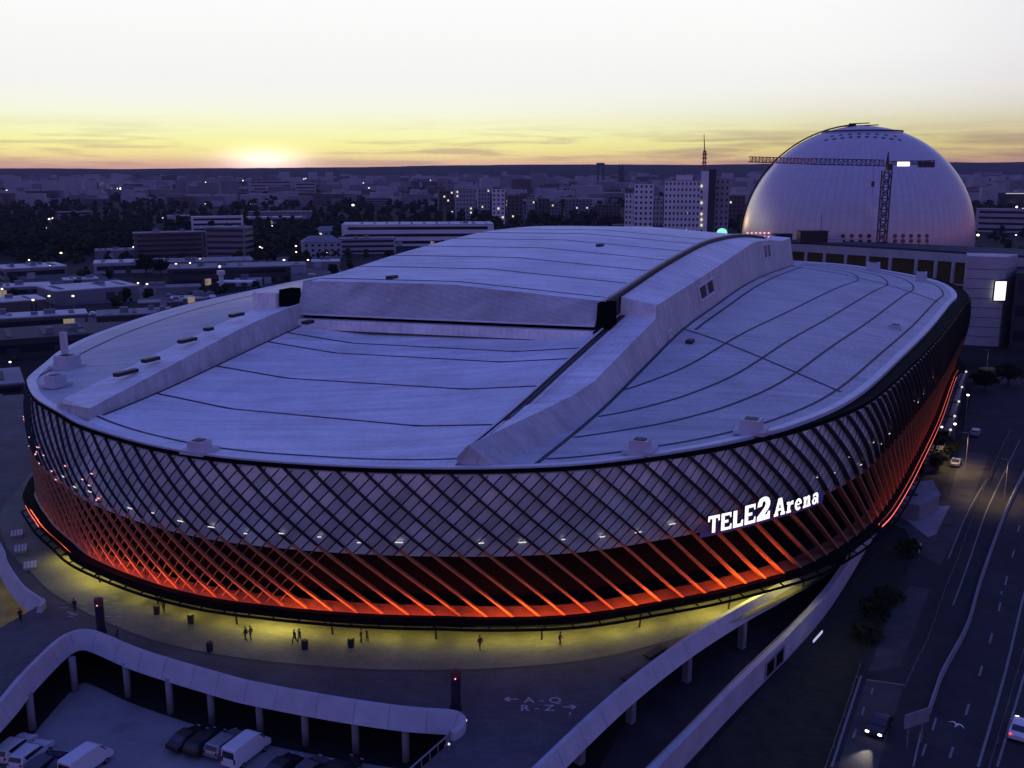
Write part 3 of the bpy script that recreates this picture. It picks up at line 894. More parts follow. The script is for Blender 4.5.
# ================================================================== GROUND, PLAZA, ROADS
def px_line(pts, z): return [at(x, y, z) for x, y in pts]
def sheet(name, pts, z, m_, kind='structure', label=None):
    mb = MB()
    vs = [(q.x, q.y, z) for q in pts]
    mb.add(vs, [tuple(range(len(vs)))])
    o = mb.build(name, m_)
    me = o.data
    bm = bmesh.new(); bm.from_mesh(me); bmesh.ops.triangulate(bm, faces=bm.faces); 
    for f in bm.faces:
        if f.normal.z < 0: f.normal_flip()
    bm.to_mesh(me); bm.free()
    return tag(o, kind=kind)
def ground_mat():
    m = bpy.data.materials.new('city ground')
    m.use_nodes = True
    nt = m.node_tree; L = nt.links
    b = nt.nodes['Principled BSDF']; b.inputs['Roughness'].default_value = .95; b.inputs['Specular IOR Level'].default_value = .1
    t = nt.nodes.new('ShaderNodeTexCoord')
    n1 = nt.nodes.new('ShaderNodeTexNoise'); n1.inputs['Scale'].default_value = .006; n1.inputs['Detail'].default_value = 8; n1.inputs['Roughness'].default_value = .7
    L.new(t.outputs['Object'], n1.inputs['Vector'])
    cr = nt.nodes.new('ShaderNodeValToRGB')
    cr.color_ramp.elements[0].position = .40; cr.color_ramp.elements[0].color = (.012, .015, .012, 1)
    cr.color_ramp.elements[1].position = .64; cr.color_ramp.elements[1].color = (.055, .052, .052, 1)
    L.new(n1.outputs[0], cr.inputs[0]); L.new(cr.outputs[0], b.inputs['Base Color'])
    return m
gm = MB()
n_g = 40
gm.grid([[Vector((-14000 + 28000 * i / n_g, -300 + 14500 * (j / n_g) ** 2, GZ - .04)) for i in range(n_g + 1)] for j in range(n_g + 1)])
tag(gm.build('ground', ground_mat()), kind='structure')

M_ASPH = mat('asphalt', (.038, .037, .04), .85, var=.35, vscale=.25, spec=.25)
M_ASPH2 = mat('worn asphalt', (.075, .07, .07), .85, var=.3, vscale=.35, spec=.25)
M_LOT = mat('parking asphalt', (.27, .265, .27), .8, var=.28, vscale=.18, spec=.3)
M_PAINT = mat('road paint', (.22, .22, .22), .7, var=.3, vscale=1.5)
M_PAINT2 = mat('plaza paint', (.42, .42, .42), .7, var=.3, vscale=1.5)
M_GRASS = mat('dark grass', (.016, .022, .011), .95, var=.5, vscale=.6, bump=.6, bscale=1.5)
M_CONC = mat('pale concrete', (.50, .50, .54), .75, var=.14, vscale=.4)
M_CONC2 = mat('grey concrete', (.26, .26, .28), .8, var=.22, vscale=.3)
M_STEEL = mat('galvanised steel', (.35, .35, .38), .45, .6)

def pave_mat(name, col, jl=2.4):
    m = bpy.data.materials.new(name)
    m.use_nodes = True
    nt = m.node_tree; L = nt.links
    b = nt.nodes['Principled BSDF']; b.inputs['Roughness'].default_value = .78; b.inputs['Specular IOR Level'].default_value = .3
    t = nt.nodes.new('ShaderNodeTexCoord')
    br = nt.nodes.new('ShaderNodeTexBrick')
    br.inputs['Scale'].default_value = 1 / jl
    br.inputs['Mortar Size'].default_value = .018
    br.inputs['Color1'].default_value = (*col, 1)
    br.inputs['Color2'].default_value = (*[c * .84 for c in col], 1)
    br.inputs['Mortar'].default_value = (*[c * .74 for c in col], 1)
    L.new(t.outputs['Object'], br.inputs['Vector'])
    n1 = nt.nodes.new('ShaderNodeTexNoise'); n1.inputs['Scale'].default_value = .12; n1.inputs['Detail'].default_value = 9; n1.inputs['Roughness'].default_value = .72
    L.new(t.outputs['Object'], n1.inputs['Vector'])
    cr = nt.nodes.new('ShaderNodeValToRGB')
    cr.color_ramp.elements[0].position = .32; cr.color_ramp.elements[0].color = (.55, .55, .55, 1)
    cr.color_ramp.elements[1].position = .68; cr.color_ramp.elements[1].color = (1.15, 1.15, 1.15, 1)
    L.new(n1.outputs[0], cr.inputs[0])
    mx = nt.nodes.new('ShaderNodeMix'); mx.data_type = 'RGBA'; mx.blend_type = 'MULTIPLY'; mx.inputs[0].default_value = 1
    L.new(br.outputs[0], mx.inputs[6]); L.new(cr.outputs[0], mx.inputs[7])
    L.new(mx.outputs[2], b.inputs['Base Color'])
    return m
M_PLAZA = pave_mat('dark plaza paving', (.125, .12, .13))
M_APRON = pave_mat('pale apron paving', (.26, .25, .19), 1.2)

PT = PZ + .9
LEFT_PAR = catmull(px_line([(-70, 775), (0, 703), (22, 677), (55, 644), (72, 633), (87, 631), (103, 636), (142, 652), (219, 675), (255, 684), (331, 698), (400, 708), (446, 711.5)], PT), 6)
LEFT_END = catmull(px_line([(446, 711.5), (456, 713.5), (461, 719), (458, 726), (450, 731)], PT), 4)
RIGHT_PAR = catmull(px_line([(800, 574), (770, 591), (740, 607), (692, 636.5), (644, 671.6), (600, 709), (538, 768), (520, 788)], PT), 6)
RAMP_L = px_line([(446, 737), (413, 766), (400, 778)], PT)
notch = px_line([(-70, 668), (0, 628), (36, 607), (41, 600), (20, 588), (5, 565), (0, 552), (-22, 520), (-80, 480)], PZ)
poly = LEFT_PAR + LEFT_END[1:] + RAMP_L + RIGHT_PAR[::-1]
poly += [W(168, -6, 0), W(200, -10, 0), W(240, -40, 0), W(240, -150, 0), W(190, -176, 0)]
poly += [at(-80, 400, PZ)] + notch[::-1]
sl = MB(); sl.prism([(q.x, q.y) for q in poly], PZ - .8, PZ)
o = sl.build('plaza', [M_PLAZA])
bm = bmesh.new(); bm.from_mesh(o.data); bmesh.ops.triangulate(bm, faces=[f for f in bm.faces if len(f.verts) > 4]); bm.to_mesh(o.data); bm.free()
tag(o, kind='structure')
# pale apron round the foot of the arena and its drain
def apron(s):
    th = theta(s)
    return interp([(140, 2.4), (150, 2.6), (160, 3.8), (170, 5.0), (180, 5.4), (190, 5.4), (197, 5.6), (204, 6.0), (240, 6.0)], th)
def offs(s, dlt, z):
    nu, nv = rim_n(s); u, v = rim_at(s)
    return W(u + nu * dlt, v + nv * dlt, z)
run = [PERIM * k / 480 for k in range(480)]
run = [s for s in run if 143 < theta(s) < 240]
run.sort(key=lambda s: -theta(s))
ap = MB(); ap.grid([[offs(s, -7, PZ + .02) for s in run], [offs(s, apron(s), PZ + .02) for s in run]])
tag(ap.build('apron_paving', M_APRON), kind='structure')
dr = MB(); dr.grid([[offs(s, apron(s), PZ + .025) for s in run], [offs(s, apron(s) + .45, PZ + .025) for s in run]])
tag(dr.build('drain_channel', M_LINE), kind='structure')

# white parapets that edge the plaza
def parapet(pts, z0, z1, th, label, zf=None):
    r_ = empty('parapet', (pts[0].x, pts[0].y, z0), 0, label, 'parapet')
    m1 = MB(); m2 = MB()
    rows = [[], [], [], []]
    for i, q in enumerate(pts):
        t = pts[min(i + 1, len(pts) - 1)] - pts[max(0, i - 1)]; t.z = 0
        nn = Vector((-t.y, t.x, 0)).normalized() * th
        for k, (o_, z) in enumerate(((-1.7, z0), (0, z1), (1, z1), (1, z0))):
            rows[k].append(Vector((q.x, q.y, z)) + nn * o_)
    m1.grid([rows[3], rows[0], rows[1], rows[2], rows[3]])
    for e in (0, -1): m1.add([r2[e] for r2 in rows], [(0, 1, 2, 3)])
    wall_o = m1.build('parapet_wall', M_CONC, r_)
    acc = 0.0
    for i in range(1, len(pts) - 1):
        acc += (pts[i] - pts[i - 1]).length
        if acc > 3.2:
            acc = 0.0
            t = pts[i + 1] - pts[i - 1]; t.z = 0; nn = Vector((-t.y, t.x, 0)).normalized() * th; up = Vector((0, 0, 1))
            g_ = [Vector((pts[i].x, pts[i].y, z0)) - nn * 1.7, Vector((pts[i].x, pts[i].y, z1)), Vector((pts[i].x, pts[i].y, z1)) + nn]
            nrm = (t.normalized().cross(g_[1] - g_[0])).normalized()
            if nrm.z < 0: nrm = -nrm
            tt = t.normalized() * .03
            m2 = MB()
            m2.add([g_[0] - tt + nrm * .012, g_[0] + tt + nrm * .012, g_[1] + tt + nrm * .012 + up * .012, g_[1] - tt + nrm * .012 + up * .012], [(0, 1, 2, 3)])
            m2.add([g_[1] - tt + up * .014, g_[1] + tt + up * .014, g_[2] + tt + up * .014, g_[2] - tt + up * .014], [(0, 1, 2, 3)])
            m2.build('panel_joint', M_CONC2, wall_o)
    
    return r_
parapet(LEFT_PAR + LEFT_END[1:], PT - 2.0, PT, .5, 'long white curved parapet edging the plaza above the lower car park')
parapet(RIGHT_PAR[::-1], PT - 1.75, PT, .5, 'white parapet on the right of the plaza above the sunken service lane')
nt_ = catmull(px_line([(-70, 470), (-22, 515), (0, 548), (5, 563), (20, 585), (36, 597), (42, 601), (38, 606)], PT), 5)
parapet(nt_, PT - 2.0, PT, .4, 'short white curved parapet round the yellow lit stairwell at the left edge')
rl = empty('ramp_railing', RAMP_L[0] + Vector((0, 0, -.9)), 0, 'thin dark railing along the left side of the bridge below the arrows', 'railing')
m = MB(); m.tube([q for q in [LEFT_END[-1]] + RAMP_L], .09, 5); m.build('handrail', M_STEEL, rl)
for a, b in zip([LEFT_END[-1]] + RAMP_L, RAMP_L):
    for k in range(4):
        q = a.lerp(b, k / 4)
        m = MB(); m.tube([q, q - Vector((0, 0, .95))], .05, 5); m.build('post', M_STEEL, rl)
# columns under the deck
COLS = [(22, 700), (66, 663), (120, 668), (163, 684), (205, 694), (254, 705), (300, 714), (351, 722), (402, 730)]
for i, (px, py) in enumerate(COLS):
    q = at(px, py, PZ - .9); q += Vector((0.2, 1.1, 0))
    c_ = MB(); c_.tube([Vector((q.x, q.y, GZ)), Vector((q.x, q.y, PZ - .8))], .38, 12)
    tag(c_.build('deck_column', M_CONC2, origin=(q.x, q.y, GZ), smooth=True), 'round concrete column carrying the curved parapet deck over the car park', 'column', 'columns under the curved parapet')
for i, (px, py) in enumerate([(590, 730), (641, 691), (697, 652), (752, 620)]):
    q = at(px, py, PZ - .9); q += Vector((-.9, .8, 0))
    c_ = MB(); c_.box((q.x, q.y, (GZ + PZ - .8) / 2), (.8, .8, PZ - .8 - GZ), R(45))
    tag(c_.build('deck_column', M_CONC2, origin=(q.x, q.y, GZ)), 'square concrete column under the right hand parapet beside the service lane', 'column', 'columns under the right parapet')
# lower car park and the lane beneath
lot = px_line([(-200, 900), (-200, 700), (100, 640), (250, 690), (440, 716), (520, 700), (560, 900)], GZ)
sheet('car_park', lot, GZ + .0, M_LOT)
def inward(pts, dist):
    out = []
    for i, q in enumerate(pts):
        t = pts[min(i + 1, len(pts) - 1)] - pts[max(0, i - 1)]; t.z = 0
        out.append(q + Vector((-t.y, t.x, 0)).normalized() * dist)
    return out
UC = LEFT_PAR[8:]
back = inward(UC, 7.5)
M_UNDER = mat('shade dark undercroft concrete', (.05, .05, .05), .9, var=.2, vscale=.3)  # wall colour darkened to hold the shade under the deck
uw = empty('undercroft_wall', (back[0].x, back[0].y, GZ), 0, 'back wall coloured dark for the shade under the curved deck above the car park', 'wall')
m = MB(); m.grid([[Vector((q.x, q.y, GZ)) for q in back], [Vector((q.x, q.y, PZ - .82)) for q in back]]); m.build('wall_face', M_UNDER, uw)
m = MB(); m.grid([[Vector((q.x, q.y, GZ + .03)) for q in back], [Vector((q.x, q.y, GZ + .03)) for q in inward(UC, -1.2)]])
tag(m.build('undercroft_shade_floor', mat('shade dark asphalt', (.022, .022, .022), .9, spec=.1)), kind='structure')  # near-black strip puts the shade under the deck into the floor colour
lane = px_line([(520, 900), (640, 700), (800, 580), (830, 555), (880, 500), (880, 520), (840, 575), (760, 665), (650, 790), (600, 900)], GZ)
sheet('service_lane', lane, GZ + .02, M_ASPH)
# stair well with yellow light at the left edge
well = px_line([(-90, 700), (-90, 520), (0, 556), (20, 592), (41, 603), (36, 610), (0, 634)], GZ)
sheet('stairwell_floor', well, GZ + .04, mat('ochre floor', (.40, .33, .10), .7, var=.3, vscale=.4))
for (px, py) in ((0, 560), (14, 580), (-25, 530)):
    q = at(px, py, PZ) + Vector((1.6, 1.4, 0))
    m = MB(); m.box((q.x, q.y, PZ - 1.0), (1.8, .5, .12)); 
    tag(m.build('ceiling_lamp', mat('amber lamp', (.5, .4, .1), .5, emit=(1, .72, .10), es=9.0), origin=(q.x, q.y, PZ - 1)), 'amber strip lamp over the yellow stairwell floor', 'lamp', 'stairwell strip lamps')

# paint on the plaza: arrows and gate letters
def text_mesh(txt, size):
    cu = bpy.data.curves.new('tmp', 'FONT'); cu.body = txt; cu.size = size; cu.align_x = 'CENTER'; cu.fill_mode = 'FRONT'; cu.offset = .02
    ob = bpy.data.objects.new('tmp', cu); COL.objects.link(ob)
    dg = bpy.context.evaluated_depsgraph_get()
    me = bpy.data.meshes.new_from_object(ob.evaluated_get(dg))
    bpy.data.objects.remove(ob); bpy.data.curves.remove(cu)
    return me
sgn = empty('floor_marking', at(540, 704, PZ + .03), 0, 'white painted gate letters and arrows on the dark plaza bridge', 'floor marking')
for txt, dx, dy in (('A - Q', .3, .85), ('R - Z', -.3, -.65)):
    me = text_mesh(txt, 1.55); me.materials.clear(); me.materials.append(M_PAINT2)
    o = bpy.data.objects.new('letters', me); COL.objects.link(o); o.parent = sgn; o.location = (dx, dy - .6, 0)
    for v in me.vertices: v.co.x *= 1.05
for cx, cy, sg in ((-3.0, .95, -1), (3.0, -.55, 1)):
    mb = MB(); b0 = Vector(sgn.location)
    pl = [(-1.0, -.14), (.25, -.14), (.25, -.14), (-.05, -.55), (.32, -.62), (.95, 0), (.32, .62), (-.05, .55), (.25, .14), (-1.0, .14)]
    mb.add([b0 + Vector((cx + sg * x * .75, cy + y * .75, 0)) for x, y in pl[:2] + pl[3:]], [tuple(range(9))])
    mb.build('arrow', M_PAINT2, sgn)
# worn paint patches by the left totem
rp = random.Random(5)
mb = MB()
for k in range(26):
    q = at(62 + rp.uniform(0, 58), 596 + rp.uniform(0, 1) * 24, PZ + .02)
    mb.box((q.x, q.y, PZ + .02), (rp.uniform(.5, 1.3), rp.uniform(.15, .4), .01), rp.uniform(-.5, .1))
tag(mb.build('worn_marking', mat('worn white paint', (.30, .30, .32), .8)), kind='stuff')

# ------------------------------------------------ right: retaining wall, verge, motorway
RW = catmull(px_line([(640, 785), (696, 728), (740, 682.5), (790, 634), (824, 597), (848, 563), (872, 524), (890, 498)], 1.1), 6)
rw = empty('retaining_wall', (RW[0].x, RW[0].y, GZ), 0, 'long pale wall running diagonally beside the dark service lane at right', 'wall')
m = MB(); rows = [[], [], [], []]
for i, q in enumerate(RW):
    t = RW[min(i + 1, len(RW) - 1)] - RW[max(0, i - 1)]; t.z = 0
    nn = Vector((-t.y, t.x, 0)).normalized()
    for k, (o_, z) in enumerate(((0, GZ), (0, 1.1), (.7, 1.1), (.7, GZ))): rows[k].append(Vector((q.x, q.y, z)) + nn * o_)
m.grid([rows[3], rows[0], rows[1], rows[2], rows[3]])
m.build('wall_face', M_CONC, rw)
m = MB(); m.tube([q + Vector((0, .3, .9)) for q in RW[::3]], .06, 5); m.build('handrail', M_STEEL, rw)
def on_wall(t):
    f = t * (len(RW) - 1); i = min(int(f), len(RW) - 2)
    return RW[i].lerp(RW[i + 1], f - i)
for (xa, ya, xb, yb) in ((764, 668, 775, 657), (778, 651, 790, 641)):
    ga, gb = at(xa, ya, .4), at(xb, yb, .4)
    # nearest points of the wall
    ia = min(range(len(RW)), key=lambda i: abs((RW[i] - Vector((0, 0, 0))).x / RW[i].y - ga.x / ga.y)); ib = min(range(len(RW)), key=lambda i: abs(RW[i].x / RW[i].y - gb.x / gb.y))
    a, b = RW[ia], RW[max(ib, ia + 1)]
    t = (b - a); t.z = 0; t.normalize(); nn = Vector((t.y, -t.x, 0))
    L_ = 2.8
    fm = [a + nn * .06, a + t * L_ + nn * .06]
    mb = MB(); mb.add([Vector((q.x, q.y, z)) for q, z in ((fm[0], -1.6), (fm[1], -1.6), (fm[1], .4), (fm[0], .4))], [(0, 1, 2, 3)])
    w_ = mb.build('opening', M_BLACK, rw)
    fb = MB()
    for (p_, q_) in (((0, -1.6), (1, -1.6)), ((0, .4), (1, .4)), ((0, -1.6), (0, .4)), ((1, -1.6), (1, .4))):
        fb.bar(Vector((fm[p_[0]].x, fm[p_[0]].y, p_[1])) + nn * .05, Vector((fm[q_[0]].x, fm[q_[0]].y, q_[1])) + nn * .05, .16, .16)
    fb.build('frame', M_CONC2, w_)
q = at(810, 640, -.6); q2 = at(819, 630, -.6)
m = MB(); m.bar(q + Vector((.3, -.4, 0)), q2 + Vector((.3, -.4, 0)), .12, .3); m.build('light_strip', mat('pale strip lamp', (.6, .6, .7), .5, emit=(.75, .75, 1.0), es=.55), rw)

sheet('verge_grass', px_line([(640, 900), (700, 760), (780, 668), (834, 606), (868, 560), (890, 540), (905, 575), (890, 610), (880, 640), (858, 680), (838, 768), (800, 900)], GZ), GZ + .04, M_GRASS)
sheet('motorway', px_line([(800, 900), (828, 780), (861, 676), (890, 605), (915, 555), (940, 500), (957, 455), (966, 420), (972, 390), (990, 372), (1060, 378), (1300, 470), (1500, 900)], GZ), GZ + .06, M_ASPH)
sheet('slip_road', px_line([(835, 775), (866, 681), (904, 686), (880, 760), (876, 775)], GZ), GZ + .08, M_ASPH2)
sheet('forecourt', px_line([(897, 603), (910, 586), (930, 590), (918, 622), (900, 668), (868, 672), (884, 630)], GZ), GZ + .09, M_ASPH2)
sheet('forecourt', px_line([(884, 522), (948, 500), (962, 452), (990, 455), (955, 540), (940, 566), (915, 552), (905, 530)], GZ), GZ + .10, M_ASPH2)
def paint_line(pts, w, z=GZ + .12, name='lane_line'):
    pts = px_line(pts, GZ)
    pts = catmull(pts, 4) if len(pts) > 2 else pts
    mb = MB(); rows = [[], []]
    for i, q in enumerate(pts):
        t = pts[min(i + 1, len(pts) - 1)] - pts[max(0, i - 1)]; t.z = 0
        nn = Vector((-t.y, t.x, 0)).normalized() * w / 2
        for k, sg in enumerate((1, -1)): rows[k].append(Vector((q.x + sg * nn.x, q.y + sg * nn.y, z)))
    mb.grid(rows)
    return tag(mb.build(name, M_PAINT), kind='structure')
paint_line([(978, 768), (1005, 674), (1024, 595), (1040, 540)], .28)
paint_line([(997, 768), (1021, 687), (1040, 620)], .25)
for (x, y, x2, y2) in ((1005, 586, 1007, 577), (998.5, 612, 1000.5, 603), (989.5, 644, 992, 634), (979, 677, 982, 667), (965.5, 716, 969, 705), (949.5, 759, 953, 748), (1012, 558, 1014, 551), (1018, 532, 1019.5, 526), (1001, 595, 1002, 592)):
    paint_line([(x, y), (x2, y2)], .24)
for (x, y, x2, y2) in ((932.5, 731, 936, 719), (922, 757, 926, 745), (853, 739, 856, 730), (862, 716, 864, 708), (871, 695, 873, 689)):
    paint_line([(x, y), (x2, y2)], .22)
paint_line([(913, 768), (921, 733)], .2)
paint_line([(953, 606), (969.7, 560), (985, 515), (1001, 480), (1020, 440)], .2)
paint_line([(866.7, 680.6), (904.7, 686)], .3)
paint_line([(831.5, 768), (861, 676.5)], .25)
paint_line([(948, 560), (969, 510), (988, 478)], .22)
# barriers along the motorway
def barrier(pts, h, label, m_=M_STEEL, solid=False):
    pts = catmull(px_line(pts, GZ), 5)
    r_ = empty('crash_barrier', (pts[0].x, pts[0].y, GZ), 0, label, 'barrier')
    if solid:
        m = MB()
        for a, b in zip(pts, pts[1:]): pass
        rows = [[q + Vector((-.25, 0, .1)) for q in pts], [q + Vector((-.12, 0, h)) for q in pts], [q + Vector((.12, 0, h)) for q in pts], [q + Vector((.25, 0, .1)) for q in pts]]
        m.grid(rows); m.build('barrier_wall', m_, r_)
    else:
        m = MB()
        m.grid([[q + Vector((0, 0, h - .35)) for q in pts], [q + Vector((-.05, 0, h - .17)) for q in pts], [q + Vector((0, 0, h)) for q in pts]])
        m.build('rail', m_, r_)
        for q in pts[::2]:
            m = MB(); m.tube([q + Vector((.06, .03, 0)), q + Vector((.06, .03, h - .05))], .06, 5); m.build('post', m_, r_)
barrier([(928, 716), (936, 692), (943, 674), (967, 628), (980.5, 582), (1002, 522), (1020, 482), (1040, 445)], .9, 'grey kerb wall dividing the two carriageways of the motorway', M_CONC2, True)
barrier([(905, 690), (915.5, 666), (928, 641), (945, 592), (958, 560), (975, 513), (988, 480), (1010, 432)], .8, 'thin steel guard rail on the left edge of the motorway')
barrier([(988, 775), (1013, 690), (1032, 625)], .9, 'guard rail on the far right of the motorway by the red tail lights')
barrier([(824, 775), (848, 705), (860, 668)], .7, 'guard rail left of the slip road beside the dark verge')
# sign gantry seen from behind above the slip lanes
g = at(905, 740, GZ); 
gq = empty('road_sign', (at(917, 735, GZ)), 0, 'pale back of a large road sign beside the slip lanes', 'sign')
a, b = at(905, 722, 1.2), at(929, 714, 1.2)
m = MB(); m.bar(a, b, .18, 1.5); m.build('sign_panel', M_CONC2, gq)
for q in (a.lerp(b, .2), a.lerp(b, .8)):
    m = MB(); m.tube([Vector((q.x, q.y + .15, GZ)), Vector((q.x, q.y + .15, 1.6))], .09, 6); m.build('post', M_STEEL, gq)

# ================================================================== THE DOME HALL
GD = 470.0
GC = Vector((GD * .3425, GD * (.9777 + .147 * .21), 23.6))
GR = 51.8
def globe_mat():
    m = bpy.data.materials.new('white dome panels')
    m.use_nodes = True
    nt = m.node_tree; L = nt.links
    b = nt.nodes['Principled BSDF']
    b.inputs['Roughness'].default_value = .30
    b.inputs['Metallic'].default_value = .35
    b.inputs['Specular IOR Level'].default_value = .6
    t = nt.nodes.new('ShaderNodeTexCoord')
    uvm = t.outputs['UV']
    br = nt.nodes.new('ShaderNodeTexBrick')
    br.offset = 0
    br.inputs['Scale'].default_value = 1
    br.inputs['Brick Width'].default_value = 1 / 96; br.inputs['Row Height'].default_value = 1 / 44
    br.inputs['Mortar Size'].default_value = .0011
    br.inputs['Color1'].default_value = (.66, .57, .59, 1); br.inputs['Color2'].default_value = (.61, .53, .55, 1); br.inputs['Mortar'].default_value = (.56, .49, .51, 1)
    L.new(uvm, br.inputs['Vector'])
    L.new(br.outputs[0], b.inputs['Base Color'])
    return m
dm = empty('dome_hall', (GC.x, GC.y, GZ), 0, 'enormous white spherical arena behind the right end of the roof', 'domed arena')
me = bpy.data.meshes.new('dome_shell')
bm = bmesh.new()
bmesh.ops.create_uvsphere(bm, u_segments=96, v_segments=56, radius=GR, calc_uvs=True)
bmesh.ops.translate(bm, verts=bm.verts, vec=(0, 0, GC.z - GZ))
bmesh.ops.delete(bm, geom=[v for v in bm.verts if v.co.z < -1], context='VERTS')
for f in bm.faces: f.smooth = True
bm.to_mesh(me); bm.free()
uvl = me.uv_layers.new(name='UVMap') if not me.uv_layers else me.uv_layers[0]
for lp in me.loops:
    c = me.vertices[lp.vertex_index].co
    d_ = Vector((c.x, c.y, c.z - (GC.z - GZ))).normalized()
    uvl.data[lp.index].uv = ((math.atan2(d_.x, -d_.y) / (2 * PI)) + .5, math.asin(max(-1, min(1, d_.z))) / PI + .5)
me.materials.append(globe_mat())
o = bpy.data.objects.new('dome_shell', me); COL.objects.link(o); o.parent = dm
def on_globe(px, py, off=0.0):
    o_ = Vector((0, 0, CAM_H)); d_ = (at(px, py, Y=100) - o_).normalized()
    oc = o_ - GC; b_ = oc.dot(d_); c_ = oc.length_squared - GR * GR
    h = b_ * b_ - c_
    if h < 0: return None
    q = o_ + d_ * (-b_ - math.sqrt(h))
    return q + (q - GC).normalized() * off
HOLES = [(826 + k * 8.2, 140 - 3.2 * math.sin(k / 9 * PI)) for k in range(10)] + [(832 + k * 9, 136.2 - 2.5 * math.sin(k / 7 * PI)) for k in range(8)]
HOLES += [(843 + k * 8.7, y) for k in range(4) for y in (236, 241.5)] + [(895 + k * 8.0, y) for k in range(5) for y in (236, 241, 246)]
for (x, y) in HOLES:
    q = on_globe(x, y, .05)
    if q is None: continue
    nn = (q - GC).normalized(); e1 = nn.cross(Vector((0, 0, 1))).normalized(); e2 = e1.cross(nn)
    mb = MB(); mb.add([q + e1 * .95 * math.cos(a * PI / 4) + e2 * .95 * math.sin(a * PI / 4) for a in range(8)], [tuple(range(8))])
    mb.build('porthole', M_GLASS, dm)
for k in range(6):
    for j in range(2):
        q = on_globe(748 + k * 4.2, 233 + j * 4, .3)
        if q is None: continue
        mb = MB(); mb.ico(q, .38, 1); mb.build('dome_lamp', M_PINK, dm)
# track of the outside lift up the left side and crown rail
vd = Vector((GC.x, GC.y, 0)).normalized(); left = Vector((-vd.y, vd.x, 0))
tr = MB()
tr.tube([GC + (left * math.cos(R(a)) + Vector((0, 0, 1)) * math.sin(R(a))) * (GR + .5) - vd * 4 for a in range(0, 88, 3)], .38, 6)
tr.build('lift_track', M_DARK, dm)
cr_ = MB(); rr_ = GR * math.cos(R(70)); zc = GC.z + GR * math.sin(R(70))
cr_.tube([GC + Vector((rr_ * math.cos(R(a)), rr_ * math.sin(R(a)), zc - GC.z + .5)) for a in range(0, 361, 8)], .35, 5)
cr_.build('crown_rail', M_DARK, dm)
cr_ = MB()
for a, b in (((-9, -.6), (7, -.3)), ((-6, .5), (3, .6))):
    cr_.tube([GC + left * -a[0] + Vector((0, 0, GR + .3 + a[1])) - vd * 3, GC + left * -b[0] + Vector((0, 0, GR + .5 + b[1])) - vd * 3], .25, 5)
cr_.build('lift_platform', M_DARK, dm)
pod = MB()
pod.tube([Vector((GC.x, GC.y, GZ)), Vector((GC.x, GC.y, 13.2))], 58, 72)
pod.build('podium', mat('dark podium cladding', (.05, .05, .06), .7), dm)
pod = MB(); pod.tube([Vector((GC.x, GC.y, 13.2)), Vector((GC.x, GC.y, 13.9))], 58.6, 72)
pod.build('podium_edge', mat('podium edge', (.30, .30, .33), .7), dm)

# ------------------------------------------------ entrance building in front of the dome
M_TILE = mat('lilac grey cladding', (.46, .45, .48), .6, var=.15, vscale=.15)
M_OCH = mat('ochre lit glazing', (.05, .045, .03), .25, emit=(.55, .38, .10), es=.006)
M_PALE = mat('pale frame', (.55, .55, .58), .6)
en = empty('entrance_hall', (160, 372, GZ), 0, 'large glass fronted building with pale columns and a lit white screen', 'building')
pf = [(176, 337), (150, 372), (119, 405), (62, 432)]
pb = [(64, 438), (122, 412), (158, 384), (200, 352)]
m = MB(); m.prism(pf + pb, GZ, 23.5); m.build('glass_wall', M_OCH, en)
pf2 = [(178, 333), (148, 369), (117, 402), (61, 429)]
m = MB(); m.prism(pf2 + [(60, 441), (124, 415), (164, 388), (206, 352)], 23.6, 26.6); m.build('roof_slab', M_TILE, en)
m = MB(); m.prism([(q[0] + .2, q[1] + .5) for q in pf2] + [(60, 441), (124, 415), (164, 388), (206, 352)], 26.65, 27.4); m.build('roof_upper', mat('dark roof felt', (.05, .05, .06), .9), en)
def lerp2(a, b, t): return (a[0] + (b[0] - a[0]) * t, a[1] + (b[1] - a[1]) * t)
for seg, ts in ((0, (.42, .55, .68, .82, .98)), (1, (.2, .4, .6, .8, .98)), (2, (.2, .4, .6))):
    for t in ts:
        q = lerp2(pf2[seg], pf2[seg + 1], t)
        m = MB(); m.box((q[0] - .3, q[1] - .2, (23.6 + GZ) / 2), (.9, .9, 23.6 - GZ)); m.build('column', M_PALE, en)
for zz in (7.0, 15.5):
    for seg in (0, 1):
        a, b = lerp2(pf[seg], pf[seg + 1], .40 if seg == 0 else 0), pf[seg + 1]
        m = MB(); m.bar((a[0] - .5, a[1] - .5, zz), (b[0] - .5, b[1] - .5, zz), .5, .6); m.build('transom', M_PALE, en)
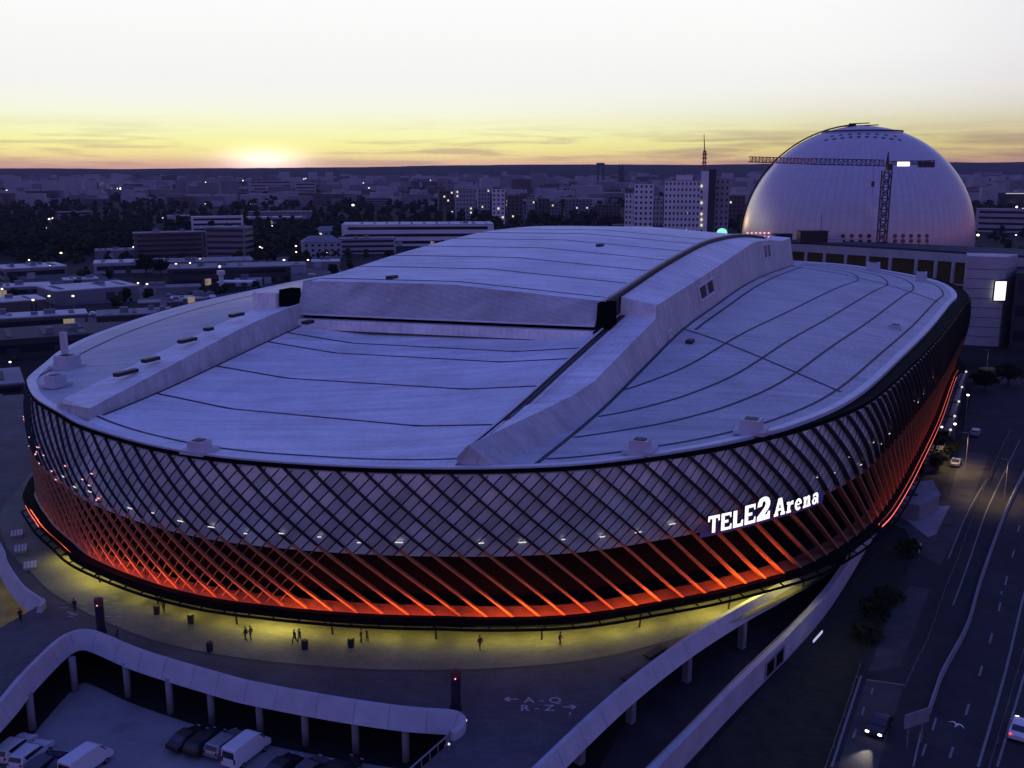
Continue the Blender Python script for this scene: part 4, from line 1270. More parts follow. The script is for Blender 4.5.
# clad pier with the lit screen at the right end
pa, pb_ = at(957, 350, GZ), at(1006, 349, GZ)
pier = MB(); 
p0 = Vector((146.5 + 16, 352, 0)); 
A_, B_ = at(963, 300, Y=336), at(1003, 300, Y=330)
for nm, (xa, xb, yy, dep) in {'pier': (963, 1003, 333, 12), }.items():
    a, b = at(xa, 300, Y=yy), at(xb, 300, Y=yy - 4)
    poly_ = [(a.x, a.y), (b.x, b.y), (b.x + 9, b.y + 11), (a.x + 6, a.y + 14)]
    m = MB(); m.prism(poly_, GZ, 27.8); pier_o = m.build('pier', M_TILE, en)
    for k in range(1, 9):
        z_ = GZ + k * 3.2
        j = MB(); j.bar((a.x - .05, a.y - .04, z_), (b.x + .05, b.y - .04, z_), .08, .14); j.bar((b.x + .03, b.y, z_), (b.x + 9, b.y + 11, z_), .08, .14); j.build('cladding_joint', M_LINE, pier_o)
    t0, t1 = (992 - 963) / 40, (1005 - 963) / 40
    s0, s1 = a.lerp(b, t0), a.lerp(b, t1)
    z1_, z0_ = at(998, 281, Y=330).z, at(998, 300, Y=330).z
    m = MB(); m.box(((s0.x + s1.x) / 2, (s0.y + s1.y) / 2 - .35, (z0_ + z1_) / 2), (s1.x - s0.x, .4, z1_ - z0_)); scr = m.build('screen', mat('lit screen', (.8, .8, .8), .5, emit=(1, 1, .98), es=1.3), en)
    m = MB(); cx_, cy_ = (s0.x + s1.x) / 2, (s0.y + s1.y) / 2 - .4; w_ = s1.x - s0.x
    for (ax_, az_, bx_, bz_) in ((-w_/2-.2, z0_, -w_/2-.2, z1_), (w_/2+.2, z0_, w_/2+.2, z1_), (-w_/2-.2, z0_-.2, w_/2+.2, z0_-.2), (-w_/2-.2, z1_+.2, w_/2+.2, z1_+.2)):
        m.bar((cx_ + ax_, cy_, az_), (cx_ + bx_, cy_, bz_), .4, .4)
    m.build('screen_frame', M_DARK, scr)
# plant boxes on its roof
for (px, py, w, h, l) in ((782, 239, 7, 3.0, 'dark plant cabin on the podium roof at the left foot of the dome'), (812, 240, 11, 4.5, 'wide dark plant cabin before the dome with a slim pole'), (833, 244, 6, 3, 'small pale plant cabin right of the wide dark one')):
    q = at(px, py, Y=404 if px > 800 else 418)
    r_ = empty('plant_cabin', (q.x, q.y, q.z - 1), 0, l, 'cabin')
    mm = M_UNIT if 'pale' in l else M_DARK
    MB().box((q.x, q.y, q.z + h / 2 - 1.0), (w, 5, h)).build('cabin_wall', mm, r_)
    MB().box((q.x, q.y, q.z + h - .9), (w + .6, 5.6, .25)).build('cabin_roof', M_TILE if 'pale' in l else M_LINE, r_)
    if 'pole' in l: MB().tube([(q.x + w * .3, q.y, q.z + h - 1), (q.x + w * .3, q.y, q.z + h + 6)], .12, 5).build('pole', M_DARK, r_)

# ------------------------------------------------ tower crane
CY = 398.0
def cp(px, py): return at(px, py, Y=CY)
M_CRANE = mat('dark crane steel', (.07, .055, .06), .5, .3)
M_CRANER = mat('rust red crane lattice', (.40, .12, .09), .6)
base = cp(880, 262); top = cp(880.5, 168)
ck = empty('tower_crane', (base.x, base.y, base.z - 20), 0, 'tall lattice tower crane standing in front of the white dome', 'crane')
def lattice(a, b, w, h, n, r, tri=False):
    mb = MB()
    a, b = Vector(a), Vector(b); t = (b - a).normalized()
    up = Vector((0, 0, 1)) if abs(t.z) < .9 else Vector((0, 1, 0))
    x = t.cross(up).normalized() * w / 2; y = x.cross(t).normalized() * h / 2
    cs = [(-x - y), (x - y), (y if tri else x + y)] + ([] if tri else [(-x + y)])
    for c in cs: mb.tube([a + c, b + c], r * 1.25, 5)
    for k in range(n):
        p0, p1 = a.lerp(b, k / n), a.lerp(b, (k + 1) / n)
        for i in range(len(cs)):
            c0, c1 = cs[i], cs[(i + 1) % len(cs)]
            mb.tube([p0 + c0, p1 + c1] if k % 2 else [p0 + c1, p1 + c0], r * .8, 4, cap=False)
            mb.tube([p0 + c0, p0 + c1], r * .7, 4, cap=False)
    return mb
lattice((base.x, base.y, base.z - 20), (base.x, base.y, top.z - 1), 2.9, 2.9, 26, .2).build('mast', M_CRANE, ck)
tz = cp(880, 163).z
tipj = cp(749, 155); tipj = Vector((tipj.x, base.y, tz + 1.4))
midj = Vector((cp(812, 158).x, base.y, tz + .6))
rootj = Vector((base.x - 1.5, base.y, tz))
lattice(rootj, midj, 1.8, 2.2, 16, .14, True).build('jib', M_CRANE, ck)
lattice(midj, tipj, 1.7, 2.0, 18, .14, True).build('jib_tip', M_CRANER, ck)
cj = Vector((cp(934, 163).x, base.y, tz + .3))
lattice((base.x + 1.5, base.y, tz), cj, 1.6, 1.2, 10, .14).build('counter_jib', M_CRANE, ck)
MB().box((cj.x - 3, base.y, tz - .6), (6, 1.8, 2.2)).build('counterweight', M_CRANE, ck)
MB().box((base.x, base.y - 2.0, tz - 1.6), (2.0, 2.2, 2.4)).build('cab', M_CRANE, ck)
MB().tube([(base.x, base.y, tz - 1.5), (base.x, base.y, tz + 4.2)], .9, 4, r1=.2).build('tower_head', M_CRANE, ck)
MB().box((cp(902, 165).x, base.y - 1.4, tz - .4), (4.6, .5, 1.6)).build('floodlight', mat('crane floodlight', (.8, .8, .8), .5, emit=(1, .93, .8), es=2.2), ck)
hk = cp(872, 195)
MB().tube([(hk.x, base.y, tz), (hk.x, base.y, hk.z)], .06, 4).build('hoist_rope', M_CRANE, ck)
MB().box((hk.x, base.y, cp(872, 184).z), (1.1, .6, 2.0)).build('hook_block', M_CRANE, ck)

# ================================================================== CITY BUILDINGS
M_WALL = {
 'white': mat('white render', (.80, .79, .80), .75, var=.10, vscale=.05),
 'pale': mat('pale render', (.40, .39, .42), .8, var=.12, vscale=.05),
 'grey': mat('grey render', (.22, .21, .23), .8, var=.15, vscale=.05),
 'brown': mat('brown brick', (.12, .095, .09), .85, var=.2, vscale=.08),
 'dark': mat('dark cladding', (.045, .042, .05), .7, var=.2, vscale=.08),
}
M_RF = {
 'pale': mat('pale sheet roof', (.55, .55, .58), .6, var=.18, vscale=.06),
 'mid': mat('grey felt roof', (.26, .26, .28), .8, var=.25, vscale=.06),
 'dark': mat('black felt roof', (.07, .07, .075), .9, var=.25, vscale=.06),
}
M_WIN = mat('dim window', (.02, .022, .035), .15, spec=.8)
M_LITW = mat('lit window', (.4, .35, .2), .5, emit=(1.0, .86, .5), es=1.0)
M_LITD = mat('lit doorway', (.3, .3, .2), .5, emit=(1.0, .78, .45), es=.22)
rb = random.Random(11)
FOOT = []
def block(name, x0, x1, yb, yt, dep, wall, roof, label, rz=0.0, win='ribbon', storeys=None, slab=.5, over=.3, group=None, parent=None, cols=None, lit=0.0, z0=GZ, cat='building', extra=None):
    """one building: front foot between pixels x0..x1 at yb, front eaves at yt, dep metres deep"""
    a, b = at(x0, yb, z0), at(x1, yb, z0)
    Yc = (a.y + b.y) / 2
    w = (at(x1, yb, Y=Yc) - at(x0, yb, Y=Yc)).length
    h = at((x0 + x1) / 2, yt, Y=Yc).z - z0
    c = Vector(((a.x + b.x) / 2, Yc, z0))
    fw = Vector((c.x, c.y, 0)).normalized()
    ang = math.atan2(-fw.x, fw.y) + rz
    ux = Vector((math.cos(ang), math.sin(ang), 0)); uy = Vector((-ux.y, ux.x, 0))
    cen = c + uy * dep / 2
    FOOT.append((cen.x, cen.y, max(w, dep) * .62))
    r_ = parent or empty(name, cen, 0, label, cat, group)
    MB().box((cen.x, cen.y, z0 + h / 2), (w, dep, h), ang).build('wall', M_WALL[wall], r_)
    rf = MB().box((cen.x, cen.y, z0 + h + slab / 2), (w + over, dep + over, slab), ang).build('roof', M_RF[roof], r_)
    k_ = rb.choice((1, 2, 2, 3))
    if w > 12:
        for i in range(k_):
            q = cen + ux * rb.uniform(-.38, .38) * w + uy * rb.uniform(-.3, .3) * dep
            hh = rb.uniform(.8, 2.2)
            MB().box((q.x, q.y, z0 + h + slab + hh / 2), (rb.uniform(1.5, 4.5), rb.uniform(1.5, 3.5), hh), ang).build('roof_plant', M_WALL['grey'], rf)
    n_ = storeys or max(1, round(h / 3.3))
    if name in ('warehouse', 'low_hall', 'depot', 'shed', 'car_deck', 'long_hall', 'exhibition_hall'):
        for i in range(max(2, int(w / 9))):
            q = cen + ux * w * ((i + .5) / max(2, int(w / 9)) - .5)
            if rb.random() < .75: MB().box((q.x, q.y, z0 + h + slab + .12), (rb.uniform(1.2, 2.4), dep * rb.uniform(.4, .8), .22), ang).build('skylight', M_WALL['dark'] if rb.random() < .5 else M_WALL['grey'], rf)
        for i in range(max(1, int(w / 14))):
            q = c - uy * .09 + ux * w * rb.uniform(-.44, .44)
            MB().box((q.x, q.y, z0 + 1.9), (rb.uniform(2.4, 4.2), .12, 3.4), ang).build('door', rb.choice((M_WALL['dark'], M_WALL['pale'], M_LITD, M_WALL['dark'])), r_)
    faces = [(c - uy * .06, ux, w), (cen + ux * (w / 2 + .06), uy, dep), (cen - ux * (w / 2 + .06), uy, dep)]
    if win == 'ribbon':
        for (fc, e, L_) in faces:
            for k in range(n_):
                z = z0 + h * (k + .55) / n_
                m = MB(); m.bar(fc - e * (L_ * .46) + Vector((0, 0, z - z0)) - Vector((0, 0, fc.z - z0)), fc + e * (L_ * .46) + Vector((0, 0, z - z0)) - Vector((0, 0, fc.z - z0)), .08, h / n_ * .42)
                m.build('window_band', M_WIN, r_)
    elif win == 'punched':
        nc = cols or max(2, round(w / 4.2))
        fc, e, L_ = faces[0]
        side = faces[1] if c.x < 0 else faces[2]
        for (fc, e, L_, nn_) in ((*faces[0], nc), (*side, max(1, round(nc * dep / w)))):
            for k in range(n_):
                for i in range(nn_):
                    z = h * (k + .55) / n_
                    q = Vector((fc.x, fc.y, z0 + z)) + e * (L_ * ((i + .5) / nn_ - .5))
                    ww = L_ / nn_ * .42
                    m = MB(); m.bar(q - e * ww / 2, q + e * ww / 2, .1, h / n_ * .45)
                    m.build('window', M_LITW if rb.random() < lit else M_WIN, r_)
    return r_, c, cen, ux, uy, w, h

# the white office tower group right of centre
tw, *_ = block('office_tower', 663, 698, 246, 181, 18, 'white', 'mid', 'stepped white office tower with punched windows and a red mast on top', win='punched', storeys=11, cols=9, lit=.0)
block('t', 674, 690, 246, 175, 12, 'white', 'mid', '', parent=tw, win=None)
block('t', 698.5, 706, 246, 171, 14, 'white', 'mid', '', parent=tw, win=None)
block('t', 706, 713, 246, 170, 12, 'dark', 'dark', '', parent=tw, win=None)
block('t', 713, 727, 245, 179, 16, 'pale', 'mid', '', parent=tw, win='punched', storeys=11, cols=3)
for k in range(9):
    q = at(701.5, 186 + k * 5.6, Y=at(702, 246, GZ).y - .4)
    MB().box(q, (1.3, .2, 1.6)).build('window', M_LITW if k in (0, 3, 5, 6, 7) else M_WIN, tw)
for k, (x, y) in enumerate(((688, 213), (688, 221), (687, 230))):
    q = at(x, y, Y=at(688, 246, GZ).y - .6); MB().box(q, (1.4, .2, 2.0)).build('window', M_LITW, tw)
mq = at(704, 171, Y=at(702, 246, GZ).y + 6); mt_ = at(704, 134, Y=at(702, 246, GZ).y + 6)
am = lattice((mq.x, mq.y, mq.z), (mq.x, mq.y, mq.z + (mt_.z - mq.z) * .55), 1.8, 1.8, 9, .2).build('antenna_mast', M_CRANER, tw)
MB().tube([(mq.x, mq.y, mq.z + (mt_.z - mq.z) * .5), mt_], .5, 6, r1=.22).build('antenna', M_CRANER, am)
for k in (.22, .34, .45):
    MB().box((mq.x, mq.y, mq.z + (mt_.z - mq.z) * k), (3.4, 3.4, .8)).build('platform', M_CRANER, am)
wa, *_ = block('office_block', 624, 646, 241, 194, 16, 'white', 'mid', 'white stepped office block just left of the tall mast tower', win='punched', storeys=9, cols=6)
block('t', 633, 652, 243, 184, 14, 'white', 'mid', '', parent=wa, win='punched', storeys=11, cols=4)
block('office_block', 648, 662, 238, 200, 12, 'pale', 'dark', 'low pale link block between the two white office towers', win='punched', storeys=7, cols=4)
q = at(722, 231, Y=640)
gp = empty('glass_pavilion', (q.x, q.y, q.z - 3), 0, 'small dome glowing pale green at the foot of the office tower', 'pavilion')
MB().ico((q.x, q.y, q.z - 1), 3.3, 2, sz=.85).build('glowing_dome', mat('green glow', (.3, .6, .5), .5, emit=(.35, 1.0, .72), es=.9), gp)
MB().box((q.x, q.y, q.z - 3.6), (9, 6, 3)).build('plinth', M_WALL['pale'], gp)

B = [
 # far left middle distance
 ('apartment_block', 138, 204, 258, 233, 14, 'brown', 'mid', 'long brown apartment slab with ribbon windows in the left middle distance', .10, 'ribbon', 5),
 ('apartment_block', 206, 246, 257, 228, 18, 'grey', 'mid', 'grey end wing with a blank gable joined right of the brown slab', -.35, 'ribbon', 5),
 ('office_block', 193, 243, 232, 217, 14, 'white', 'pale', 'bluish white low office standing behind the brown apartment slab', 0, 'ribbon', 3),
 ('long_hall', 240, 302, 224, 217.5, 20, 'pale', 'pale', 'very long thin pale hall right of the white low office', 0, 'ribbon', 1),
 ('warehouse', 97, 136, 259, 251, 22, 'grey', 'mid', 'grey warehouse in front of the dark woods left of the brown slab', 0, None, 1),
 ('warehouse', 97, 165, 273, 263, 22, 'pale', 'pale', 'pale roofed warehouse below the left end of the brown slab', 0, 'ribbon', 1),
 ('warehouse', 8, 66, 279, 268, 26, 'grey', 'pale', 'flat white roofed warehouse at far left under the woods', .20, 'ribbon', 1),
 ('warehouse', -30, 48, 298, 288, 16, 'grey', 'pale', 'low pale warehouse touching the left edge above the sheds', 0, 'ribbon', 1),
 ('warehouse', 58, 140, 301, 289, 26, 'grey', 'pale', 'slanting pale sheet roofed warehouse at left centre of the yards', .32, None, 1),
 ('warehouse', -40, 44, 315, 303, 18, 'brown', 'pale', 'bright roofed shed at the left edge beside two lamps', .18, None, 1),
 ('warehouse', -30, 84, 331, 318, 14, 'brown', 'pale', 'long narrow pale roof crossing the left edge of the yards', 0, 'ribbon', 1),
 ('warehouse', 100, 172, 326, 315, 16, 'dark', 'mid', 'dull grey roofed depot left of the white pylon', .02, None, 1),
 ('car_deck', 172, 290, 285, 268, 24, 'dark', 'mid', 'long dark parking deck behind the white pylon', 0, 'ribbon', 2),
 ('low_hall', 155, 252, 272, 262, 26, 'grey', 'mid', 'wide low grey hall in front of the brown apartment slab', 0, 'ribbon', 1),
 ('low_hall', 252, 306, 275, 266, 20, 'pale', 'mid', 'low pale hall with lamps before it right of the wide grey hall', 0, None, 1),
 ('depot', 0, 100, 357, 338, 26, 'dark', 'dark', 'dark flat depot with one lit row low at the left edge', .08, 'ribbon', 1),
 ('depot', 62, 175, 344, 333, 24, 'dark', 'dark', 'black roofed depot with a thin pale parapet beside the arena roof', -.02, None, 1),
 ('depot', -60, 22, 410, 388, 22, 'dark', 'mid', 'dark shed with a pale edge hugging the left border beside the arena', 0, 'ribbon', 2),
 ('shed', 172, 215, 305, 299, 10, 'grey', 'pale', 'thin pale shed just left of the white pylon', 0, None, 1),
 ('shed', 236, 262, 286, 280, 8, 'pale', 'pale', 'small pale shed between the pylon and the arena roof', 0, None, 1),
 ('shed', 84, 122, 345, 341, 8, 'dark', 'pale', 'narrow white edged shed below the dull grey depot', 0, None, 1),
 ('shed', 66, 98, 286, 280, 12, 'grey', 'pale', 'little white roof in front of the slanting warehouse', .1, None, 1),
 ('shed', 140, 182, 309, 303, 10, 'brown', 'mid', 'low brown shed behind the dull grey depot', 0, None, 1),
 ('shed', -20, 40, 272, 268, 20, 'dark', 'pale', 'far white strip of roof at the left edge under the woods', 0, None, 1),
 ('shed', 146, 200, 293, 288, 12, 'grey', 'mid', 'grey flat shed left of the long dark parking deck', 0, None, 1),
 ('shed', 2, 60, 346, 341, 8, 'grey', 'mid', 'long low grey shed before the dark flat depot', .04, None, 1),
 ('villa', 318, 340, 240, 232, 14, 'pale', 'mid', 'small pale villa among trees behind the larger villa', .2, 'punched', 2),
 ('low_hall', 312, 340, 268, 262, 16, 'grey', 'pale', 'low hall with pale roof tucked behind the left slope of the raised roof', 0, None, 1),
 ('office_block', 60, 92, 222, 212, 12, 'grey', 'mid', 'grey block half sunk in the left woods', 0, 'ribbon', 3),
 ('low_hall', 168, 190, 222, 216, 16, 'pale', 'pale', 'small white block in the woods left of the bluish white office', 0, None, 1),
 ('apartment_block', 330, 356, 203, 194, 12, 'pale', 'mid', 'pale slab amid far trees left of the low pale row', .05, 'ribbon', 4),
 ('apartment_block', 366, 392, 208, 198, 12, 'grey', 'mid', 'grey slab amid far trees above the long white hall', 0, 'ribbon', 4),
 ('apartment_block', 20, 60, 205, 199, 14, 'pale', 'mid', 'pale far slab at the top of the left woods', 0, 'ribbon', 3),
 # centre
 ('exhibition_hall', 343, 494, 246, 225, 40, 'white', 'pale', 'very long white hall with a banded front behind the raised roof', 0, 'ribbon', 3),
 ('office_block', 340, 396, 254, 239, 16, 'pale', 'mid', 'pale three storey block before the left end of the long white hall', .05, 'ribbon', 3),
 ('villa', 304, 342, 258, 243, 16, 'pale', 'mid', 'pale pitched roof villa left of the long white hall', .1, 'punched', 3),
 ('apartment_block', 439, 454, 218, 191, 14, 'brown', 'dark', 'dark apartment point block left of three pale ones in the centre', .1, 'punched', 7),
 ('apartment_block', 456, 476, 219, 190, 14, 'pale', 'dark', 'pale apartment block first of the bright pair at centre', .1, 'punched', 7),
 ('apartment_block', 478, 490, 217, 189, 14, 'pale', 'mid', 'pale apartment block second of the bright pair at centre', .1, 'punched', 7),
 ('apartment_block', 492, 505, 224, 189, 14, 'white', 'dark', 'slim white apartment tower right of the bright pair', 0, 'punched', 8),
 ('apartment_block', 507, 523, 222, 196, 14, 'brown', 'dark', 'dark brown apartment tower behind the middle of the raised roof', .1, 'punched', 7),
 ('apartment_block', 526, 535, 219, 197, 12, 'pale', 'dark', 'narrow pale tower just right of the dark brown apartment tower', 0, 'punched', 6),
 ('apartment_block', 538, 549, 221, 199, 14, 'brown', 'dark', 'small brown tower beside the narrow pale one', .1, 'punched', 6),
 ('apartment_block', 551, 561, 220, 204, 12, 'grey', 'dark', 'short grey block right of the small brown tower', .1, 'punched', 5),
 ('apartment_block', 565, 592, 216, 200, 12, 'grey', 'dark', 'broad grey apartment block left of the white office towers', 0, 'punched', 5),
 ('apartment_block', 594, 620, 220, 205, 12, 'brown', 'dark', 'broad brown apartment block touching the white office towers', 0, 'punched', 5),
 ('low_hall', 612, 690, 238, 226, 20, 'dark', 'dark', 'dark low building in front of the white office towers', 0, None, 1),
 ('apartment_block', 728, 744, 222, 196, 14, 'brown', 'dark', 'brown block between the office tower and the dome', 0, 'punched', 6),
 ('apartment_block', 404, 434, 205, 196, 12, 'pale', 'dark', 'low pale row far off above the long white hall', 0, 'ribbon', 3),
 ('apartment_block', 250, 292, 194, 181, 12, 'pale', 'dark', 'row of far pale slabs under the sunset glow', 0, 'ribbon', 4),
 ('apartment_block', 296, 316, 196, 183, 12, 'pale', 'mid', 'far pale slab just right of the row under the glow', 0, 'ribbon', 4),
 ('low_hall', 214, 256, 184, 181.5, 40, 'white', 'pale', 'thin bright hall on the far plain left of the sunset glow', 0, None, 1),
 ('low_hall', 250, 312, 219, 212, 22, 'grey', 'mid', 'low flat hall amid trees right of the thin pale hall', 0, None, 1),
 ('school', 130, 152, 196, 191, 30, 'white', 'pale', 'bright white block far off beyond the left woods', 0, None, 1),
 # right of the dome
 ('office_block', 978, 1060, 233, 210, 22, 'pale', 'mid', 'pale office with dark window bands right of the dome', 0, 'ribbon', 4),
 ('hall', 1000, 1060, 209, 193, 30, 'dark', 'mid', 'dark hall with a bright strip light along its eaves at the right edge', 0, 'ribbon', 1),
 ('apartment_block', 975, 1000, 181, 172, 14, 'pale', 'mid', 'pale far block on the skyline right of the dome', 0, 'ribbon', 4),
 ('depot', 1012, 1080, 352, 276, 30, 'dark', 'dark', 'dark building beyond the clad pier at the right edge', 0, 'ribbon', 3),
]
for (nm, x0, x1, yb, yt, dep, wl_, rf_, lb, rz, win, st) in B:
    r_, c, cen, ux, uy, w, h = block(nm, x0, x1, yb, yt, dep, wl_, rf_, lb, rz, win, st, lit=.05)
    if nm == 'villa':
        mb = MB(); z = GZ + h + .5
        pts = [cen + ux * sx * w * .52 + uy * sy * dep * .52 + Vector((0, 0, z - cen.z)) for sx, sy in ((-1, -1), (1, -1), (1, 1), (-1, 1))]
        rd = [cen + ux * sx * w * .3 + Vector((0, 0, z + 4 - cen.z)) for sx in (-1, 1)]
        mb.add(pts + rd, [(0, 1, 5, 4), (2, 3, 4, 5), (1, 2, 5), (3, 0, 4), (0, 3, 2, 1)]); mb.build('pitched_roof', M_RF['mid'], r_)
    if lb.startswith('dark hall with a bright'):
        q0, q1 = at(1006, 193.5, Y=c.y - .6), at(1060, 193.5, Y=c.y - .6)
        MB().bar(q0, q1, .3, .7).build('strip_light', M_WHITE, r_)
    if 'one lit row' in lb:
        for k in range(6):
            q = at(3 + k * 6, 385, Y=c.y + 14); 
# skyline gate and twin spires
for (x0, x1, yt, lb, nm) in ((596, 600, 164, 'far gate shaped tower on the skyline, a dark pair joined at the top', 'gate_tower'),):
    r_, c, cen, ux, uy, w, h = block(nm, 597, 599, 185, 164, 12, 'dark', 'dark', lb, win=None)
    block('t', 602, 604, 185, 164, 12, 'dark', 'dark', '', parent=r_, win=None)
    a, b = at(596.5, 164.5, Y=c.y), at(604.5, 164.5, Y=c.y)
    MB().bar(a, b, 8, 12).build('top_beam', M_WALL['dark'], r_)
for x, lb in ((619.5, 'left of two thin far spires on the skyline'), (622.5, 'right of two thin far spires on the skyline')):
    q = at(x, 186, GZ); tp = at(x, 163.5, Y=q.y)
    s_ = empty('church_spire', (q.x, q.y, GZ), 0, lb, 'spire')
    MB().box((q.x, q.y, (GZ + tp.z * .6) / 2), (11, 11, tp.z * .6 - GZ)).build('tower', M_WALL['dark'], s_)
    MB().tube([(q.x, q.y, tp.z * .6), tp], 7, 4, r1=.3).build('spire', M_WALL['dark'], s_)
# white pylon with a round head and flat canopy
q = at(222, 292, GZ)
py_ = empty('pylon', (q.x, q.y, GZ), 0, 'white pylon with a round head beside a small flat canopy', 'pylon')
hz = at(222, 274, Y=q.y).z
MB().tube([(q.x, q.y, GZ), (q.x, q.y, hz)], 1.1, 10).build('shaft', M_WALL['white'], py_)
MB().tube([(q.x, q.y, hz - .3), (q.x, q.y, hz + 1.6)], 1.9, 14).build('head', M_WALL['white'], py_)
MB().ico((q.x - .3, q.y - .3, hz + 3.6), .75, 1).build('lamp', M_WHITE, py_)
cn = empty('filling_station_canopy', (q.x + 4, q.y + 4, GZ), 0, 'low flat white canopy on posts beside the white pylon', 'canopy')
MB().box((q.x + 6, q.y + 5, 2.6), (17, 8, .6)).build('canopy_roof', M_WALL['white'], cn)
for sx in (-6, 6):
    for sy in (-3, 3): MB().tube([(q.x + 6 + sx, q.y + 5 + sy, GZ), (q.x + 6 + sx, q.y + 5 + sy, 2.3)], .2, 6).build('post', M_STEEL, cn)
# chimney behind the raised roof
q = at(445, 240, GZ); tp = at(445, 206, Y=q.y)
ch = empty('chimney', (q.x, q.y, GZ), 0, 'slim dark chimney rising before the long white hall', 'chimney')
MB().tube([(q.x, q.y, GZ), (q.x, q.y, tp.z)], 1.7, 10, r1=1.3).build('stack', M_WALL['brown'], ch)
MB().tube([(q.x, q.y, tp.z - .5), (q.x, q.y, tp.z + .5)], 1.6, 10).build('rim', M_WALL['dark'], ch)

# right of the arena: glazed walkway roof, service roofs
M_GREYG = mat('grey glass roof', (.16, .17, .19), .3, var=.2, vscale=.2)
wk = px_line([(948, 405), (940, 440), (925, 470), (902, 500)], 4.0)
sc_ = empty('station_canopy', at(950, 400, GZ), 0, 'segmented grey walkway roof with small lamps right of the arena', 'canopy')
pts_l = px_line([(946, 375), (940, 388), (934, 400), (929, 412), (921, 425), (915, 440)], 3.2); pts_r = px_line([(966, 373), (962, 387), (959, 400), (955, 413), (951, 425), (944, 440)], 3.2)
for i in range(5):
    m = MB(); vs = [pts_l[i], pts_r[i], pts_r[i + 1].lerp(pts_r[i], .1), pts_l[i + 1].lerp(pts_l[i], .1)]
    vs = [Vector((v.x, v.y, 3.2 - .35 * i)) for v in vs]
    m.add(vs + [v - Vector((0, 0, .4)) for v in vs], [(0, 1, 2, 3), (7, 6, 5, 4), (0, 4, 5, 1), (1, 5, 6, 2), (2, 6, 7, 3), (3, 7, 4, 0)])
    m.build('roof_panel', M_GREYG, sc_)
    for v in (vs[1], vs[0]):
        MB().tube([(v.x, v.y + .3, GZ), (v.x, v.y + .3, v.z - .4)], .15, 6).build('post', M_STEEL, sc_)
    for v in (vs[1],) + ((vs[0],) if i < 4 else ()):
        MB().ico((v.x, v.y, v.z + .35), .3, 1).build('lamp', M_WHITE, sc_)
def low_roof(name, pts, z, label, m_, cat='building', wall='grey'):
    P_ = px_line(pts, z)
    c = sum(P_, Vector()) / len(P_)
    r_ = empty(name, (c.x, c.y, GZ), 0, label, cat)
    MB().prism([(q.x, q.y) for q in P_], GZ, z - .3).build('wall', M_WALL[wall], r_)
    big = [c + (q - c) * 1.03 for q in P_]
    MB().prism([(q.x, q.y) for q in big], z - .28, z).build('roof', m_, r_)
    return r_, c
r_, c = low_roof('service_building', [(893, 500), (900, 484), (932, 480), (940, 494), (920, 505)], 1.0, 'low flat lilac roofed service building with one dark hatch right of the arena', M_CONC2)
q = at(909, 494, 1.0); MB().box((q.x, q.y, 1.15), (2.2, 2.2, .3)).build('roof_hatch', M_LINE, r_)
low_roof('loading_bay', [(912, 446), (930, 414), (957, 415), (941, 450), (925, 455)], 1.8, 'dark loading bay roof between the glazed walkway and the service building', M_RF['dark'], wall='dark')
sheet('ramp_paving', px_line([(884, 512), (950, 506), (936, 535), (928, 538), (905, 520)], GZ), GZ + .13, M_CONC2)

# ================================================================== HILLS, WOODS, FAR CITY
hm = MB(); rows = []
for j, (yy, k) in enumerate(((6400, 0), (6800, .5), (7300, 1.0), (7700, .95), (8200, .2))):
    row = []
    for i in range(161):
        x = -6500 + 13000 * i / 160
        px = 512 + 1000 * x / yy
        hh = interp([(-200, 62), (0, 66), (120, 62), (260, 66), (420, 84), (520, 92), (700, 92), (900, 112), (1024, 118), (1300, 120)], px)
        hh += 7 * noise.noise(Vector((x * .0016, yy * .001, 0))) + 3 * noise.noise(Vector((x * .008, yy * .004, 3)))
        hh = 56 + (hh - 56) * .86 if hh > 56 else hh
        row.append(Vector((x, yy, GZ - 2 + (hh - GZ) * k)))
    rows.append(row)
hm.grid(rows)
tag(hm.build('hills', mat('wooded hills', (.014, .018, .012), 1.0, var=.4, vscale=.004, spec=.05), smooth=True), kind='structure')

M_CROWN = [mat('dark evergreen crown', (.018, .028, .013), .95, var=.6, vscale=.25, spec=.1), mat('broadleaf crown', (.032, .042, .017), .95, var=.6, vscale=.25, spec=.1)]
M_BARK = mat('bark', (.05, .04, .03), .9)
rt = random.Random(21)
def crown_blob(mb, c, r, h, n=9):
    """a crown out of jittered leaf clumps"""
    for k in range(n):
        a = rt.uniform(0, 2 * PI); rad = r * math.sqrt(rt.random()) * .72; zz = rt.uniform(.18, 1.0)
        rad *= (1.15 - zz * .75)
        cc = (c[0] + rad * math.cos(a), c[1] + rad * math.sin(a), c[2] + h * zz * .85)
        s_ = r * rt.uniform(.30, .52)
        k0 = len(mb.v)
        mb.ico(cc, s_, 1, sz=rt.uniform(.7, 1.0))
        for i in range(k0, len(mb.v)):
            v = mb.v[i]; j = rt.uniform(.72, 1.28)
            mb.v[i] = (cc[0] + (v[0] - cc[0]) * j, cc[1] + (v[1] - cc[1]) * j, cc[2] + (v[2] - cc[2]) * j)
def wood_density(px, py):
    d_ = .10
    if px < 150 and 212 < py < 256: d_ = 1.0
    if px < 420 and 196 < py < 232: d_ = max(d_, .8)
    if px < 640 and 182 < py < 200: d_ = max(d_, .45)
    if 250 < px < 350 and 208 < py < 262: d_ = max(d_, .8)
    if 350 < px < 640 and 194 < py < 226: d_ = max(d_, .7)
    if 400 < px < 640 and 200 < py < 240: d_ = max(d_, .55)
    if 640 < px < 1024 and 182 < py < 232: d_ = max(d_, .7)
    if px > 960 and 178 < py < 208: d_ = max(d_, .8)
    if 205 < px < 330 and 240 < py < 262: d_ = max(d_, .35)
    if px < 345 and 256 < py < 350: d_ = max(d_, .30)
    return d_
woods = [MB(), MB()]
